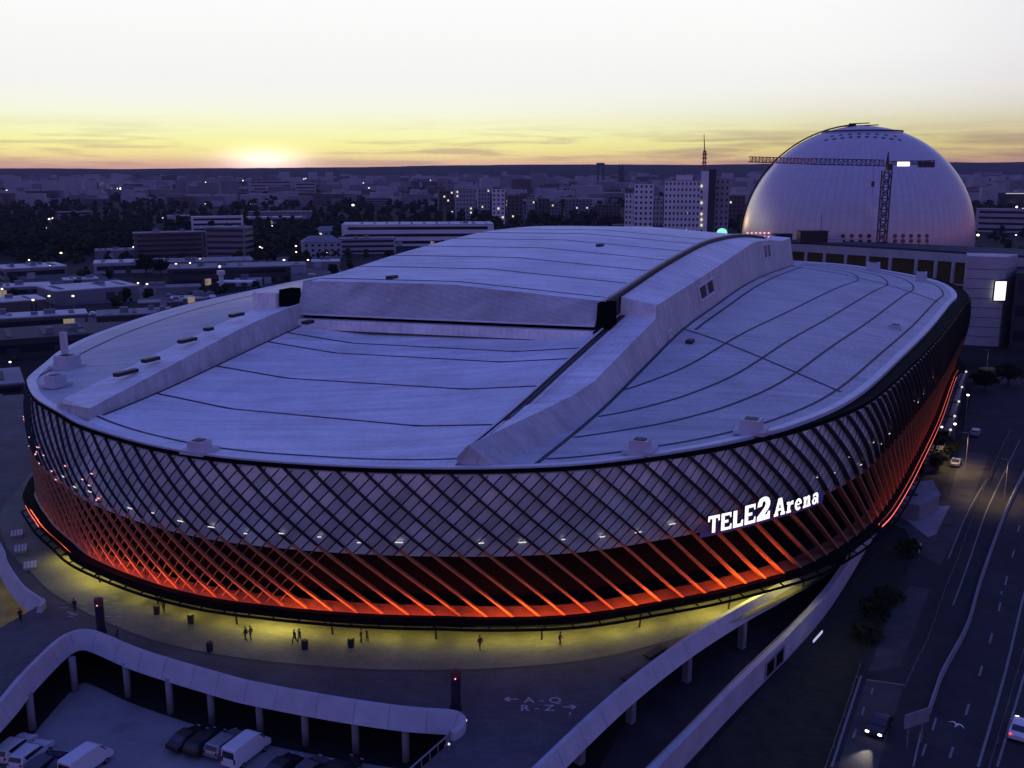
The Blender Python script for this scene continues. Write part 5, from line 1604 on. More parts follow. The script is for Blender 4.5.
cnt = 0; tries = 0
while cnt < 4000 and tries < 90000:
    tries += 1
    px = rt.uniform(-230, 1200); py = 178 + (rt.random() ** .8) * (90 if rt.random() < .8 else 165)
    if rt.random() > wood_density(px, py): continue
    q = at(px, py, GZ)
    if q.y < 400: continue
    if any((q.x - f[0]) ** 2 + (q.y - f[1]) ** 2 < (f[2] + 3) ** 2 for f in FOOT): continue
    # keep clear of the arena and dome
    uu, vv = q.dot(DU), q.dot(DV)
    if 80 < uu < 385 and -185 < vv < 25: continue
    if (q.x - GC.x) ** 2 + (q.y - GC.y) ** 2 < 66 ** 2: continue
    far = q.y > 1500
    r_ = rt.uniform(4.0, 6.5) * (1.5 if far else 1.0) * (.62 if py > 256 else 1)
    crown_blob(woods[rt.random() < .4], (q.x, q.y, GZ + rt.uniform(0, 1.5)), r_, rt.uniform(8, 13) * (.55 if py > 256 else 1), 4 if far else 8)
    cnt += 1
for k in (0, 1):
    tag(woods[k].build('woodland', M_CROWN[k]), kind='stuff')

# individual trees that stand out
def tree(px, py, z0, h, r, label, kind=1):
    q = at(px, py, z0)
    t_ = empty('broadleaf_tree', q, 0, label, 'tree', None)
    tb = MB(); tb.tube([q, q + Vector((.1, 0, h * .35)), q + Vector((-.1, .2, h * .7))], h * .035, 7, r1=h * .014)
    for k in range(5):
        a = k * 1.26; b0 = q + Vector((0, 0, h * (.3 + .06 * k)))
        tb.tube([b0, b0 + Vector((math.cos(a) * r * .55, math.sin(a) * r * .55, h * .22))], h * .014, 5, r1=h * .006)
    tb.build('trunk', M_BARK, t_)
    cb = MB()
    for k in range(int(150 + r * 40)):
        while True:
            v = Vector((rt.uniform(-1, 1), rt.uniform(-1, 1), rt.uniform(-1, 1)))
            if .25 < v.length < 1: break
        v *= (.75 + .5 * noise.noise(v * 2.1 + q * .3))
        c = q + Vector((v.x * r, v.y * r, h * .62 + v.z * h * .38))
        for m_ in range(4):
            n1 = Vector((rt.gauss(0, 1), rt.gauss(0, 1), rt.gauss(0, 1))).normalized(); n2 = n1.orthogonal().normalized()
            o_ = c + Vector((rt.uniform(-.5, .5), rt.uniform(-.5, .5), rt.uniform(-.4, .4)))
            s_ = rt.uniform(.28, .6)
            cb.add([o_ + n1 * s_, o_ + n2 * s_ * .6, o_ - n1 * s_, o_ - n2 * s_ * .6], [(0, 1, 2, 3)])
    cb.build('crown', M_CROWN[kind], t_)
tree(146, 276, GZ, 13, 7.5, 'round dark tree standing before the pale roofed warehouse at left', 0)
tree(161, 277, GZ, 11, 6, 'smaller dark tree just right of the round one before the warehouse', 0)
tree(889, 604, GZ, 2.2, 2.0, 'low dark tree on the verge nearest the pale forecourt', 1)
tree(874, 622, GZ, 3.2, 1.8, 'dark bushy tree on the verge beside a small lamp', 0)
tree(866, 640, GZ, 1.8, 1.7, 'small shrub like tree at the foot of the verge slope', 1)
tree(908, 556, GZ, 2.6, 1.6, 'tiny dark tree by the two white parking bars', 1)
tree(826, 568, GZ, 5, 2.6, 'dark leafy tree squeezed between lane and arena corner', 0)
tree(934, 470, GZ, 4.2, 2.4, 'dark tree behind the service building at right', 0)
tree(946, 458, GZ, 4.6, 2.6, 'taller dark tree near the loading bay at right', 1)
tree(984, 392, GZ, 6, 4.2, 'dark tree on the bend near the yellow lit island', 0)
tree(1008, 386, GZ, 6.5, 4.5, 'dark tree close to the right border under the clad pier', 1)
# bars and bits on the right
for k, (x, y) in enumerate(((915.5, 549), (919.5, 550))):
    q = at(x, y, GZ)
    m = MB(); m.box((q.x, q.y, GZ + .35), (.35, 3.0, .5), R(-24)); m.build
    tag(m.build('white_barrier', M_TRIM, origin=(q.x, q.y, GZ)), 'white bar barrier lying on the dark verge below the paved ramp', 'barrier', 'pair of white bar barriers')
q = at(990, 370, GZ)
tag(MB().prism([(q.x + 3.2 * math.cos(a * PI / 8), q.y + 2.2 * math.sin(a * PI / 8)) for a in range(16)], GZ, GZ + .5).build('traffic_island', mat('lit hedge', (.16, .17, .04), .9), origin=(q.x, q.y, GZ)), 'small yellow green island on the bend behind the walkway roof', 'island')
tl = at(987, 372, GZ)

# far city blocks: too many and too small to tell apart
fc = [MB(), MB(), MB()]
rf = random.Random(33)
def city_density(px, py):
    if py < 179: return .6
    if 380 < px < 560 and 172 < py < 190: return 1.0
    if 60 < px < 200 and 180 < py < 192: return 1.0
    if 560 < px < 760 and py < 196: return .7
    if px > 950 and py < 200: return .9
    return .35
n_ = 0; tries = 0
while n_ < 2000 and tries < 90000:
    tries += 1
    px = rf.uniform(-230, 1200); py = 177 + rf.random() ** 1.5 * 30
    if rf.random() > city_density(px, py): continue
    q = at(px, py, GZ)
    if q.y > 6300 or q.y < 1150: continue
    if any((q.x - f[0]) ** 2 + (q.y - f[1]) ** 2 < (f[2] + 8) ** 2 for f in FOOT): continue
    k = q.y / 1000
    w_, d_, h_ = rf.uniform(12, 42) * (1 + .12 * k), rf.uniform(10, 18), rf.uniform(7, 19) * (1 + .08 * k) + (rf.random() < .07) * 18
    fc[rf.choice((0, 0, 0, 1, 1, 2))].box((q.x, q.y, GZ + h_ / 2), (w_, d_, h_), rf.uniform(-.5, .5))
    n_ += 1
for k, nm in enumerate(('pale', 'grey', 'brown')):
    tag(fc[k].build('distant_city', M_WALL[nm]), kind='stuff')
# mid distance low blocks
LAB = {}
# ------------------------------------------------ lamps
M_LAMPS = [mat('white street light', (.8, .8, .8), .5, emit=(1.0, .97, .95), es=5.0), mat('warm street light', (.8, .7, .4), .5, emit=(1.0, .74, .42), es=4.2), mat('faint street light', (.8, .8, .8), .5, emit=(.85, .85, 1.0), es=2.2)]
lamp_proto = []
for k in range(3):
    r_ = empty('street_lamp', (0, 0, -500 - k))
    MB().tube([(0, 0, -500 - k), (0, 0, -494 - k)], .12, 5, r1=.08).build('pole', M_STEEL, r_)
    MB().ico((0, 0, -493.8 - k), .5, 2, sz=.7).build('lantern', M_LAMPS[k], r_)
    lamp_proto.append(r_)
used = [False] * 3
def lamp(px, py, kind, label, group, size=1.0, hh=None):
    """lantern seen at px,py on a pole that stands on the ground"""
    top = at(px, py, GZ + 6.2)
    if used[kind]: r_ = copy_tree(lamp_proto[kind])
    else: r_ = lamp_proto[kind]; used[kind] = True
    r_.location = (top.x, top.y, GZ)
    dist = (top - Vector((0, 0, CAM_H))).length
    s_ = size
    for c in r_.children:
        if c.name.startswith('lantern'):
            me = c.data
            want = max(.30, dist * .00098 * s_)
            c.scale = (want / .5,) * 3
            c.location = (0, 0, 6.2 * (1 - want / .5))
    tag(r_, label, 'street lamp', group)
LW = [(7, 191, 1, 1.4), (2, 198, 1, 1.4), (12, 187, 1, 1), (24, 192, 2, 1), (36, 196, 2, 1), (9, 182, 2, 1), (21, 200, 1, .8)]
for x, y, k, s_ in LW: lamp(x, y, k, 'warm lamp glowing at the far left edge under the horizon', 'lamps at the far left edge', s_)
for x, y, k, s_ in [(49, 219, 1, 1), (53, 218.5, 0, 1), (46, 228, 1, 1), (129, 219, 0, 1), (133, 219, 1, .9), (163, 218, 2, .8), (3, 217, 1, .9), (28, 240, 2, .6), (134, 247, 0, 1.1)]:
    lamp(x, y, k, 'single lamp shining out of the dark woods at left', 'lamps in the left woods', s_)
for i in range(26):
    x = rf.uniform(98, 146); lamp(x, 188.5 + rf.uniform(-3.5, 1.5) - max(0, (x - 115)) * .05, rf.choice((0, 0, 1, 2)), 'white lamp in the bright cluster on the far plain at left', 'far cluster of lamps on the plain at left', rf.uniform(.6, 1.15))
for i in range(14):
    lamp(rf.uniform(50, 96), 191 + rf.uniform(-2, 1.5), rf.choice((1, 2)), 'faint lamp in the scattered row left of the bright cluster', 'faint row of far lamps at left', rf.uniform(.5, .85))
for x, y, k, s_ in [(61, 253, 1, 1.1), (29, 260, 1, .8), (50, 266, 1, .9), (138, 283, 1, .9), (147, 284, 1, 1.0), (49, 296, 0, 1.0), (73, 296, 1, 1.1), (33, 300, 1, 1.1), (2, 289, 0, .9), (10, 362, 0, .8), (176, 264, 1, 1), (183, 266, 1, 1.1), (190, 263, 1, .8), (202, 264, 0, 1.1), (200, 259, 1, .7), (222, 270, 0, 1.0), (189, 273, 1, .7)]:
    lamp(x, y, k, 'yard lamp among the pale warehouse roofs at left', 'yard lamps among the warehouses', s_)
for x, y, k, s_ in [(272, 226, 1, .9), (273, 233, 0, 1.0), (267, 246, 0, .6), (293, 226, 2, .7), (308, 235, 0, 1.0), (353, 205, 0, 1.2), (356, 218, 0, 1.0), (344, 236, 0, 1.1), (296, 246, 1, .9), (296, 252, 1, 1), (260, 247, 1, .9), (327, 252, 1, 1.1), (308, 260, 1, 1), (284, 260, 1, 1.1), (259, 264, 1, 1.1), (262, 248, 2, .7)]:
    lamp(x, y, k, 'lamp in the car park left of the long white hall', 'lamps left of the long white hall', s_)
for i in range(16):
    lamp(420 + rf.uniform(-8, 14), 180.5 + rf.uniform(-1.5, 1.5), rf.choice((0, 0, 2)), 'lamp in the small bright knot on the far plain at centre', 'bright knot of far lamps at centre', rf.uniform(.6, 1.0))
for i in range(64):
    lamp(rf.uniform(200, 700), 178 + rf.random() ** 2 * 26, rf.choice((0, 1, 2, 2)), 'tiny lamp scattered through the far city at centre', 'scattered lamps of the far city', rf.uniform(.45, .85))
for x, y, k, s_ in [(555, 174, 0, .8), (720, 173, 0, .8), (726, 173.5, 1, .8), (731, 173, 0, .8), (716, 174, 1, .6), (968, 188, 0, 1.1), (984, 188, 0, 1.2), (1000, 187.5, 1, 1.0), (1005, 188, 2, .9), (978, 235, 1, 1.3), (1008, 207, 0, 1.2), (1017, 207, 0, 1.1), (1022, 209, 1, 1.3), (1016, 235, 2, .8), (508, 195, 1, 1), (522, 208, 1, .8), (414, 234, 1, .6)]:
    lamp(x, y, k, 'lamp in the streets beyond the dome and the office tower' if x > 700 else 'lamp among the apartment blocks behind the roof', 'lamps beyond the dome' if x > 700 else 'lamps among the apartment blocks', s_)
for x, y, k, s_ in [(968, 395, 0, .55), (955, 424, 0, .6), (942, 427, 2, .4)]:
    lamp(x, y, k, 'lamp standing beside the segmented walkway roof', 'lamps beside the walkway roof', s_)
for i, p_ in enumerate(lamp_proto):
    if not used[i]:
        for c in list(p_.children): bpy.data.objects.remove(c)
        bpy.data.objects.remove(p_)

PAINT0 = [mat('pale far car', (.6, .6, .62), .35), mat('grey far car', (.2, .2, .22), .35), mat('dark far car', (.03, .03, .035), .35)]
# lanes and yards between the sheds
M_YARD = mat('pale yard asphalt', (.12, .115, .12), .85, var=.35, vscale=.05, spec=.2)
for k, pts in enumerate(([(-60, 352), (60, 334), (178, 331), (190, 337), (66, 352), (-60, 372)], [(-20, 284), (92, 273), (186, 296), (150, 300), (60, 306)], [(150, 259), (330, 256), (336, 268), (156, 274)],
                         [(252, 262), (330, 258), (345, 274), (255, 288)], [(-60, 318), (96, 317), (180, 309), (180, 314), (92, 326), (-60, 334)], [(200, 298), (262, 288), (240, 300), (176, 316)])):
    sheet('yard', px_line(pts, GZ), GZ + .02 + .015 * k, M_YARD)
car0 = None
rc = random.Random(8)
for k in range(44):
    zone = rc.choice(((78, 128, 314, 318), (100, 165, 334, 340), (160, 330, 258, 270), (255, 335, 260, 276), (165, 215, 290, 297), (6, 60, 352, 360)))
    q = at(rc.uniform(zone[0], zone[1]), rc.uniform(zone[2], zone[3]), GZ)
    if any((q.x - f[0]) ** 2 + (q.y - f[1]) ** 2 < (f[2] * .8) ** 2 for f in FOOT): continue
    if car0 is None or k % 3 == 0:
        m = MB(); m.box((q.x, q.y, GZ + .55), (4.4, 1.8, .75)); m.box((q.x - .2, q.y, GZ + 1.16), (2.3, 1.6, .5), taper=.82)
        c = m.build('parked_car', PAINT0[rc.randrange(3)], origin=(q.x, q.y, GZ)); car0 = c
    else:
        c = car0.copy(); COL.objects.link(c); c.location = (q.x, q.y, GZ)
    c.rotation_euler = (0, 0, rc.choice((.1, 1.6, .2)))
    tag(c, 'tiny parked car in the yards and car parks left of the raised roof', 'car', 'tiny cars parked in the far yards')

# ================================================================== VEHICLES
M_TYRE = mat('tyre rubber', (.012, .012, .012), .9)
M_RIM = mat('wheel rim', (.4, .4, .42), .4, .7)
M_HEAD = mat('unlit headlamp', (.55, .55, .58), .15)
M_HEADON = mat('lit headlamp', (.9, .9, .9), .3, emit=(1.0, .97, .9), es=6.0)
M_TAIL = mat('tail lamp', (.25, .01, .01), .3)
M_TAILON = mat('lit tail lamp', (.4, .02, .02), .3, emit=(1.0, .05, .04), es=2.0)
PAINT = {'white': mat('white car paint', (.72, .72, .74), .3), 'silver': mat('silver car paint', (.36, .36, .38), .3, .5), 'black': mat('black car paint', (.02, .02, .024), .25),
         'blue': mat('dark blue car paint', (.02, .025, .06), .25), 'grey': mat('grey car paint', (.10, .10, .11), .3), 'red': mat('red car paint', (.30, .02, .02), .3)}
def vehicle(kind, paint, px0, py0, px1, py1, label, on=False, cat='car', name='parked_car'):
    """tail at px0,py0 and nose at px1,py1 on the street"""
    a, b = at(px0, py0, GZ), at(px1, py1, GZ)
    ang = math.atan2(b.y - a.y, b.x - a.x)
    c = (a + b) / 2
    r_ = empty(name, (c.x, c.y, GZ + .1), ang, label, cat)
    loc = Vector(r_.location)
    def bld(mb, nm, m_, par=r_, smooth=False):
        me_o = MB(); me_o.v, me_o.f, me_o.mi = [(v[0] + loc.x, v[1] + loc.y, v[2] + loc.z) for v in mb.v], mb.f, mb.mi
        return me_o.build(nm, m_, par, smooth)
    if kind == 'van':
        L_, W_ = 5.3, 1.95
        low = [(-2.65, .35), (-2.65, 1.0), (-2.6, 2.2), (-2.4, 2.32), (.95, 2.32), (1.35, 2.15), (1.95, 1.25), (2.5, 1.05), (2.65, .8), (2.65, .35)]
        top = None
        glass = [[(1.02, 2.16), (1.34, 2.05), (1.88, 1.28), (1.02, 1.28)]]
        ws = ((1.34, 2.12), (1.93, 1.3))
    elif kind == 'estate':
        L_, W_ = 4.8, 1.82
        low = [(-2.4, .3), (-2.42, .75), (-2.3, 1.0), (-2.1, 1.46), (-1.9, 1.52), (.35, 1.5), (1.05, 1.02), (2.1, .86), (2.38, .68), (2.4, .3)]
        glass = [[(-2.02, 1.42), (.28, 1.42), (.85, 1.04), (-2.12, 1.04)]]
        ws = ((.38, 1.49), (1.03, 1.05))
    else:
        L_, W_ = 4.4, 1.8
        low = [(-2.2, .3), (-2.22, .8), (-1.7, 1.0), (-1.0, 1.42), (-.6, 1.46), (.25, 1.44), (.95, .98), (1.9, .84), (2.18, .66), (2.2, .3)]
        glass = [[(-.98, 1.36), (.2, 1.36), (.75, 1.0), (-1.45, 1.0)]]
        ws = ((.28, 1.43), (.93, 1.01))
    mb = MB(); n_ = len(low)
    vs = []
    for sg in (-1, 1):
        for x, z in low:
            k_ = .88 if z > 1.2 else 1.0
            vs.append((x, sg * W_ / 2 * k_, z))
    mb.add(vs, [tuple(range(n_)), tuple(range(2 * n_ - 1, n_ - 1, -1))] + [(i, i + n_, (i + 1) % n_ + n_, (i + 1) % n_) for i in range(n_)])
    body = bld(mb, 'body', PAINT[paint])
    md = body.modifiers.new('bevel', 'BEVEL'); md.width = .06; md.segments = 2; md.limit_method = 'ANGLE'
    for sg in (-1, 1):
        for g in glass:
            mb = MB(); 
            yk = [sg * (W_ / 2 * (.88 if z > 1.2 else 1.0) + .012) for x, z in g]
            mb.add([(x, y, z) for (x, z), y in zip(g, yk)], [(0, 1, 2, 3)])
            bld(mb, 'side_window', M_WIN)
    for nm, (q0, q1) in (('windscreen', ws),):
        mb = MB()
        mb.add([(q0[0] + .03, -W_ * .38, q0[1] - .02), (q0[0] + .03, W_ * .38, q0[1] - .02), (q1[0] + .03, W_ * .44, q1[1] + .02), (q1[0] + .03, -W_ * .44, q1[1] + .02)], [(0, 1, 2, 3)])
        bld(mb, nm, M_WIN)
    mb = MB()
    if kind == 'van': mb.add([(-2.66, -.75, 1.3), (-2.66, .75, 1.3), (-2.64, .7, 2.0), (-2.64, -.7, 2.0)], [(0, 1, 2, 3)])
    elif kind == 'estate': mb.add([(-2.33, -.72, 1.04), (-2.33, .72, 1.04), (-2.13, .68, 1.44), (-2.13, -.68, 1.44)], [(0, 1, 2, 3)])
    else: mb.add([(-1.67, -.72, 1.04), (-1.67, .72, 1.04), (-1.04, .66, 1.42), (-1.04, -.66, 1.42)], [(0, 1, 2, 3)])
    bld(mb, 'rear_window', M_WIN)
    xs = L_ / 2
    for sx in (-1, 1):
        for sy in (-1, 1):
            mb = MB(); mb.tube([(sx * xs * .62, sy * (W_ / 2 - .17), .22), (sx * xs * .62, sy * (W_ / 2 + .02), .22)], .32, 14)
            w_ = bld(mb, 'wheel', M_TYRE)
            mb = MB(); mb.tube([(sx * xs * .62, sy * (W_ / 2 + .02), .22), (sx * xs * .62, sy * (W_ / 2 + .035), .22)], .19, 10)
            bld(mb, 'rim', M_RIM, w_)
    for sy in (-1, 1):
        mb = MB(); mb.box((xs - .02, sy * W_ * .36, .66 if kind != 'van' else .8), (.12, .34, .16)); bld(mb, 'headlight', M_HEADON if on else M_HEAD)
        mb = MB(); mb.box((-xs + .01, sy * W_ * .40, .82 if kind != 'van' else 1.1), (.10, .22, .2 if kind != 'van' else .5)); bld(mb, 'tail_light', M_TAILON if on == 2 else M_TAIL)
    return r_
vehicle('estate', 'white', 4, 763, 27, 744, 'white estate car with dark roof hatch, first of the pair at the lower left corner')
vehicle('estate', 'white', 18, 771, 45, 749, 'second white estate car, right of the one in the lower left corner')
vehicle('estate', 'blue', 34, 782, 58, 761, 'dark blue estate car between the white cars and the white box van')
vehicle('car', 'black', 52, 785, 73, 765, 'black car close behind the white box van')
vehicle('van', 'white', 70, 782, 103, 759, 'white high roofed van half cut by the bottom edge at left', cat='van', name='parked_van')
vehicle('car', 'black', 176, 752, 200, 736, 'black car parked leftmost of the row under the deck')
vehicle('estate', 'black', 194, 757, 217, 738, 'black estate car beside the silver one under the deck')
vehicle('estate', 'silver', 212, 760, 240, 738, 'silver estate car parked left of the white panel van')
vehicle('van', 'white', 227, 773, 266, 743, 'white panel van parked at an angle near the deck columns', cat='van', name='parked_van')
vehicle('car', 'black', 272, 782, 294, 764, 'black car just right of the white panel van')
vehicle('car', 'grey', 300, 784, 322, 767, 'dark grey car parked between columns near the bottom edge')
vehicle('estate', 'black', 330, 785, 352, 768, 'black estate car last of the row along the bottom edge')
vehicle('car', 'black', 884, 723, 874, 738, 'dark car with both headlights lit coming down the slip road', True, name='driving_car')
gq_ = at(957, 725, 22.0)
gull = empty('gull', gq_, .7, 'white gull gliding high over the middle lane of the motorway', 'bird')
mb = MB(); mb.tube([gq_ + Vector((-.2, 0, 0)), gq_ + Vector((-.1, 0, .01)), gq_, gq_ + Vector((.12, 0, .01)), gq_ + Vector((.17, 0, .02)), gq_ + Vector((.22, 0, .01))], .055, 8, r1=.03); mb.build('body', M_TRIM, gull, True)
for sy in (-1, 1):
    mb = MB()
    mb.grid([[gq_ + Vector((.07, sy * .04, .03)), gq_ + Vector((.10, sy * .2, .11)), gq_ + Vector((.02, sy * .38, .08)), gq_ + Vector((-.08, sy * .5, .03))], [gq_ + Vector((-.06, sy * .04, .02)), gq_ + Vector((-.02, sy * .2, .10)), gq_ + Vector((-.06, sy * .38, .07)), gq_ + Vector((-.11, sy * .5, .03))]])
    mb.build('wing', M_TRIM, gull)
mb = MB(); mb.add([gq_ + Vector((-.18, -.02, 0)), gq_ + Vector((-.18, .02, 0)), gq_ + Vector((-.3, .05, 0)), gq_ + Vector((-.3, -.05, 0))], [(0, 1, 2, 3)]); mb.build('tail', M_TRIM, gull)
vehicle('car', 'white', 1016, 747, 1024, 722, 'white car with red tail lights at the lower right corner', 2, name='driving_car')
vehicle('estate', 'silver', 972, 442, 979, 429, 'light truck like car standing on the forecourt right of the loading bay')
vehicle('car', 'silver', 953, 470, 959, 461, 'silver car parked by the dark trees on the forecourt')
# headlight beams of the car on the slip road and the one on the motorway
def beam(px0, py0, px1, py1, e, col=(1, .9, .75)):
    a, b = at(px0, py0, GZ + .7), at(px1, py1, GZ)
    l = bpy.data.lights.new('headlight_beam', 'SPOT'); l.energy = e; l.spot_size = R(46); l.spot_blend = .9; l.color = col; l.shadow_soft_size = .1
    o = bpy.data.objects.new('headlight_beam', l); COL.objects.link(o); o.location = a
    o.rotation_euler = (b - a).to_track_quat('-Z', 'Y').to_euler()
beam(873, 740, 856, 766, 1100)
# warm road lamps by the forecourt and yellow island
for (px, py, e, lab) in ((965, 470, 3200, 'warm road lamp over the forecourt by the loading bay'), (1004, 500, 2600, 'warm road lamp above the motorway guard rail at right'), (986, 376, 500, 'warm lamp over the yellow lit island on the bend')):
    q = at(px, py, GZ)
    r_ = empty('road_lamp', q, 0, lab, 'street lamp')
    MB().tube([q, q + Vector((0, 0, 7.5))], .09, 6, r1=.06).build('pole', M_STEEL, r_)
    MB().bar(q + Vector((0, 0, 7.5)), q + Vector((-1.4, 0, 7.7)), .08, .08).build('arm', M_STEEL, r_)
    MB().box(q + Vector((-1.6, 0, 7.65)), (.7, .3, .14)).build('head', M_DARK, r_)
    l = bpy.data.lights.new('road_lamp_light', 'SPOT'); l.energy = e; l.color = (1.0, .66, .30); l.shadow_soft_size = .3; l.spot_size = R(140); l.spot_blend = .8
    o = bpy.data.objects.new('road_lamp_light', l); COL.objects.link(o); o.location = (-1.6, 0, 7.4); o.parent = r_

# ================================================================== PEOPLE ON THE PLAZA
M_SKIN = mat('skin', (.42, .26, .19), .6)
M_HAIR = mat('dark hair', (.02, .015, .012), .8)
CLOTH = [mat('black jacket', (.012, .012, .015), .9), mat('dark grey coat', (.04, .04, .045), .9), mat('navy jacket', (.015, .02, .05), .9), mat('olive jacket', (.05, .05, .03), .9)]
TROU = [mat('dark trousers', (.012, .013, .018), .9), mat('blue jeans', (.04, .055, .11), .9)]
def person(px, py, face, label, jacket=0, trouser=0, stride=.25, arm=.15, group=None, h=1.76):
    loc = at(px, py, PZ + .025)
    k = h / 1.76
    s_ = stride
    V = [(0, 0, .96), (0, .02, 1.16), (0, .02, 1.40), (0, .02, 1.50), (0, .05, 1.60), (0, .06, 1.70),      # pelvis, belly, chest, neck, head low, head high
         (.10, 0, .92), (.11, s_ * .5 + .03, .50), (.11, s_ * .62 - .03, .08), (.11, s_ * .62 + .13, .035),  # right leg
         (-.10, 0, .92), (-.11, -s_ * .35 + .05, .50), (-.11, -s_ * .9, .09), (-.11, -s_ * .9 + .15, .035),
         (.20, 0, 1.42), (.25, -arm * .5 - .02, 1.15), (.25, -arm + .10, .91), (.25, -arm + .14, .82),
         (-.20, 0, 1.42), (-.25, arm * .5 - .02, 1.15), (-.25, arm + .10, .91), (-.25, arm + .15, .82)]
    E_ = [(0, 1), (1, 2), (2, 3), (3, 4), (4, 5), (0, 6), (6, 7), (7, 8), (8, 9), (0, 10), (10, 11), (11, 12), (12, 13), (2, 14), (14, 15), (15, 16), (16, 17), (2, 18), (18, 19), (19, 20), (20, 21)]
    RD = [(.17, .13), (.165, .125), (.19, .135), (.06, .06), (.085, .10), (.082, .095), (.11, .115), (.08, .085), (.06, .065), (.055, .04), (.11, .10), (.065, .07), (.045, .05), (.05, .035),
          (.07, .07), (.052, .052), (.038, .038), (.045, .025), (.07, .07), (.052, .052), (.038, .038), (.045, .025)]
    me = bpy.data.meshes.new('person')
    me.from_pydata([(x * k, y * k, z * k) for x, y, z in V], E_, [])
    o = bpy.data.objects.new('person', me); COL.objects.link(o)
    md = o.modifiers.new('skin', 'SKIN'); md.use_smooth_shade = True
    if not me.skin_vertices: me.skin_vertices  # made by the modifier
    sv = me.skin_vertices[0].data if me.skin_vertices else None
    if sv:
        for i, (a, b) in enumerate(RD): sv[i].radius = (a * k, b * k)
        sv[0].use_root = True
    sb_ = o.modifiers.new('sub', 'SUBSURF'); sb_.levels = 1; sb_.render_levels = 1
    bpy.context.view_layer.update()
    dg = bpy.context.evaluated_depsgraph_get()
    m2 = bpy.data.meshes.new_from_object(o.evaluated_get(dg))
    o.modifiers.clear(); o.data = m2; bpy.data.meshes.remove(me)
    m2.materials.clear()
    for m_ in (CLOTH[jacket], TROU[trouser], M_SKIN, M_TYRE): m2.materials.append(m_)
    for f in m2.polygons:
        z = f.center.z / k
        f.material_index = 2 if z > 1.50 or (z < .90 and abs(f.center.x) > .19 * k) else 3 if z < .10 else 1 if z < .93 else 0
        f.use_smooth = True
    o.location = loc; o.rotation_euler = (0, 0, face)
    tag(o, label, 'person', group)
    hb = MB(); hb.ico((0, .04 * k, 1.70 * k), .115 * k, 2, sz=.9)
    ho = hb.build('hair', M_HAIR); ho.parent = o
    return o
person(75, 612, .4, 'person in dark clothes walking near the worn markings left of the tall totem', 0, 0, .3)
person(246, 641, 1.2, 'left one of two people in black walking together by the drain line', 0, 0, .28)
person(251, 640, 1.2, 'right one of two people in black walking together by the drain line', 1, 0, .2)
person(295, 644, 2.4, 'person in black stepping past a waste bin on the yellow apron', 0, 0, .45)
person(300, 643, 2.4, 'person in grey close behind the one stepping past the bin', 1, 1, .3)
person(361, 643, -1.4, 'person in navy standing on the yellow apron right of the second bin', 2, 0, .1)
person(367, 642, -1.0, 'person in olive jacket rightmost of the pair on the yellow apron', 3, 0, .15)
person(164, 612, .8, 'person in dark coat beside the leftmost apron bin', 1, 0, .12)
person(21, 622, 1.0, 'person in black at the mouth of the yellow stairwell', 0, 0, .1)

person(480, 650, .6, 'person in navy walking alone on the apron above the painted arrows', 2, 1, .3)
person(560, 646, -2.0, 'person in grey coat walking alone on the apron at right of centre', 1, 0, .25)
person(118, 640, 2.0, 'person in olive jacket close by the bend of the left parapet', 3, 1, .2)
# bins, totems, benches, bollards
def bin_(px, py, label):
    q = at(px, py, PZ + .02)
    r_ = empty('waste_bin', q, 0, label, 'bin', 'waste bins on the plaza')
    MB().tube([q, q + Vector((0, 0, .95))], .36, 14, r1=.40).build('drum', M_DARK, r_)
    MB().tube([q + Vector((0, 0, .96)), q + Vector((0, 0, 1.12))], .42, 14, r1=.30).build('lid', M_FIN, r_)
bin_(305, 649, 'black waste bin next to the two people stepping past on the apron')
bin_(351, 647, 'black waste bin left of the standing pair on the apron')
bin_(157, 614, 'black waste bin leftmost on the yellow apron')
bin_(191, 623, 'lone black waste bin on the yellow apron under the red ribs')
bin_(210, 651, 'black waste bin out on the dark paving before the parapet')
M_TOT = mat('navy totem cladding', (.018, .018, .04), .4)
for (px, py, yt, lab) in ((101.5, 633, 599, 'tall dark advertising totem with a rust red cap left of the parapet bend'), (456, 709, 671, 'tall dark advertising totem with a rust red cap at the parapet end')):
    q = at(px, py, PZ); h = at(px, yt, Y=q.y).z - PZ
    r_ = empty('totem', q, 0, lab, 'totem')
    MB().tube([q, q + Vector((0, 0, .3))], .62, 20).build('base', M_DARK, r_)
    MB().tube([q + Vector((0, 0, .3)), q + Vector((0, 0, h * .82))], .5, 20).build('drum', M_TOT, r_)
    MB().tube([q + Vector((0, 0, h * .825)), q + Vector((0, 0, h))], .52, 20).build('cap', mat('rust red cap', (.16, .035, .03), .6), r_)
    MB().ico(q + Vector((0, -.53, h * .86)), .09, 1).build('lamp', M_PINK, r_)
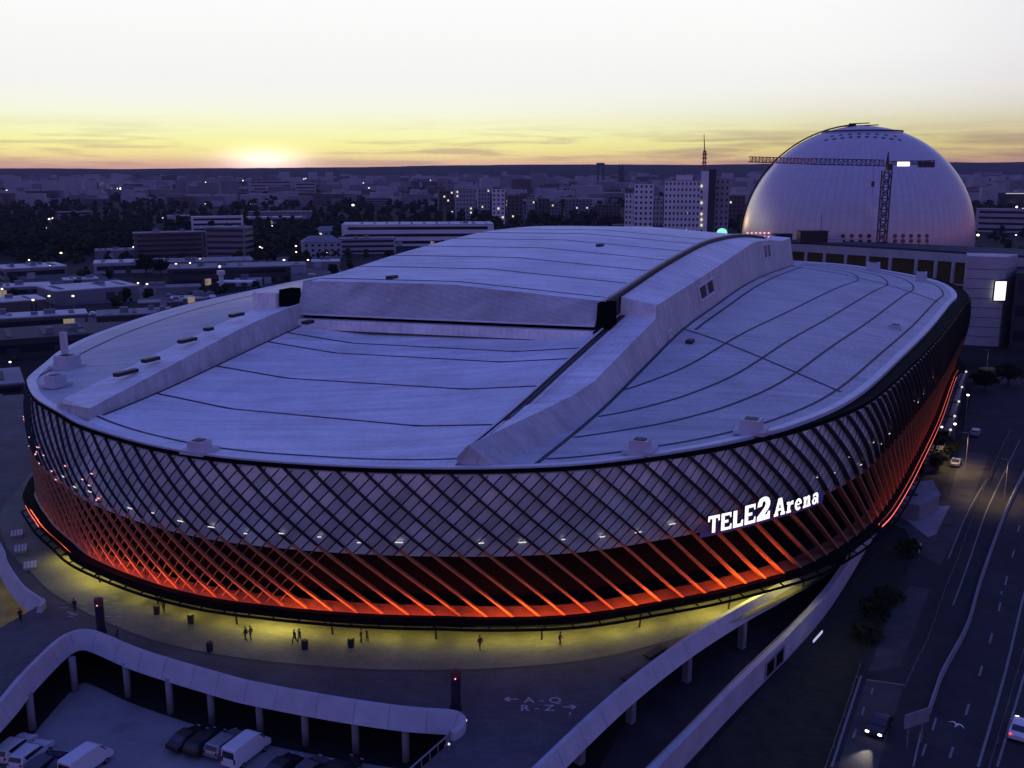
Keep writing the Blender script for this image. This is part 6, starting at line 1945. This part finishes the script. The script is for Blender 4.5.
for (px, py, lab) in ((17, 536, 'pale slatted bench topmost of three on the left plaza'), (21, 551, 'pale slatted bench in the middle of three on the left plaza'), (30.5, 568, 'pale slatted bench lowest of three on the left plaza')):
    q = at(px, py, PZ)
    r_ = empty('bench', q, R(24), lab, 'bench', 'three slatted benches')
    def lb(c, s_): 
        m = MB(); m.box((c[0] + q.x, c[1] + q.y, c[2] + q.z), s_); return m
    for k in range(4): lb(((k - 1.5) * .42, 0, .5), (.34, 2.6, .08)).build('slat', M_CONC, r_)
    for sy in (-.9, .9): lb((0, sy, .23), (1.5, .3, .44)).build('support', M_CONC2, r_)
for (px, py, lab, rz) in ((633, 678, 'dark low slab seat nearest the right parapet', R(47)), (655, 655, 'dark low slab seat further along the right parapet', R(47))):
    q = at(px, py, PZ)
    r_ = empty('slab_seat', q, rz, lab, 'seat', 'slab seats by the right parapet')
    m = MB(); m.box((q.x, q.y, q.z + .42), (3.2, 1.0, .16)); m.build('seat', mat('brown timber', (.05, .038, .03), .8), r_)
    m = MB(); m.box((q.x, q.y, q.z + .17), (2.6, .7, .33)); m.build('base', M_DARK, r_)
for (px, py, lab) in ((466, 726, 'small lit bollard just past the rounded parapet end'), (449, 750, 'small lit bollard lower on the bridge by the railing'), (44, 604, 'small lit bollard at the tip of the stairwell parapet'), (37, 522, 'small lit bollard near the pink light line'), (570, 719, 'dim round bollard right of the painted arrows')):
    q = at(px, py, PZ)
    r_ = empty('bollard', q, 0, lab, 'bollard')
    MB().tube([q, q + Vector((0, 0, .55))], .14, 10).build('post', M_STEEL, r_)
    MB().ico(q + Vector((0, 0, .62)), .13, 1).build('lamp', M_WHITE if 'dim' not in lab else M_UNIT, r_)

# ================================================================== HAZE
hz_m = bpy.data.materials.new('violet dusk haze'); hz_m.use_nodes = True
nt = hz_m.node_tree; nt.nodes.clear()
pv = nt.nodes.new('ShaderNodeVolumePrincipled'); ou = nt.nodes.new('ShaderNodeOutputMaterial')
pv.inputs['Color'].default_value = (.60, .58, .86, 1)
pv.inputs['Density'].default_value = 4.5e-5
pv.inputs['Anisotropy'].default_value = 0.0
nt.links.new(pv.outputs[0], ou.inputs['Volume'])
hb_ = MB(); hb_.box((0, 4050, 58), (15000, 8900, 123))
hzo = hb_.build('haze', hz_m)
tag(hzo, kind='stuff')
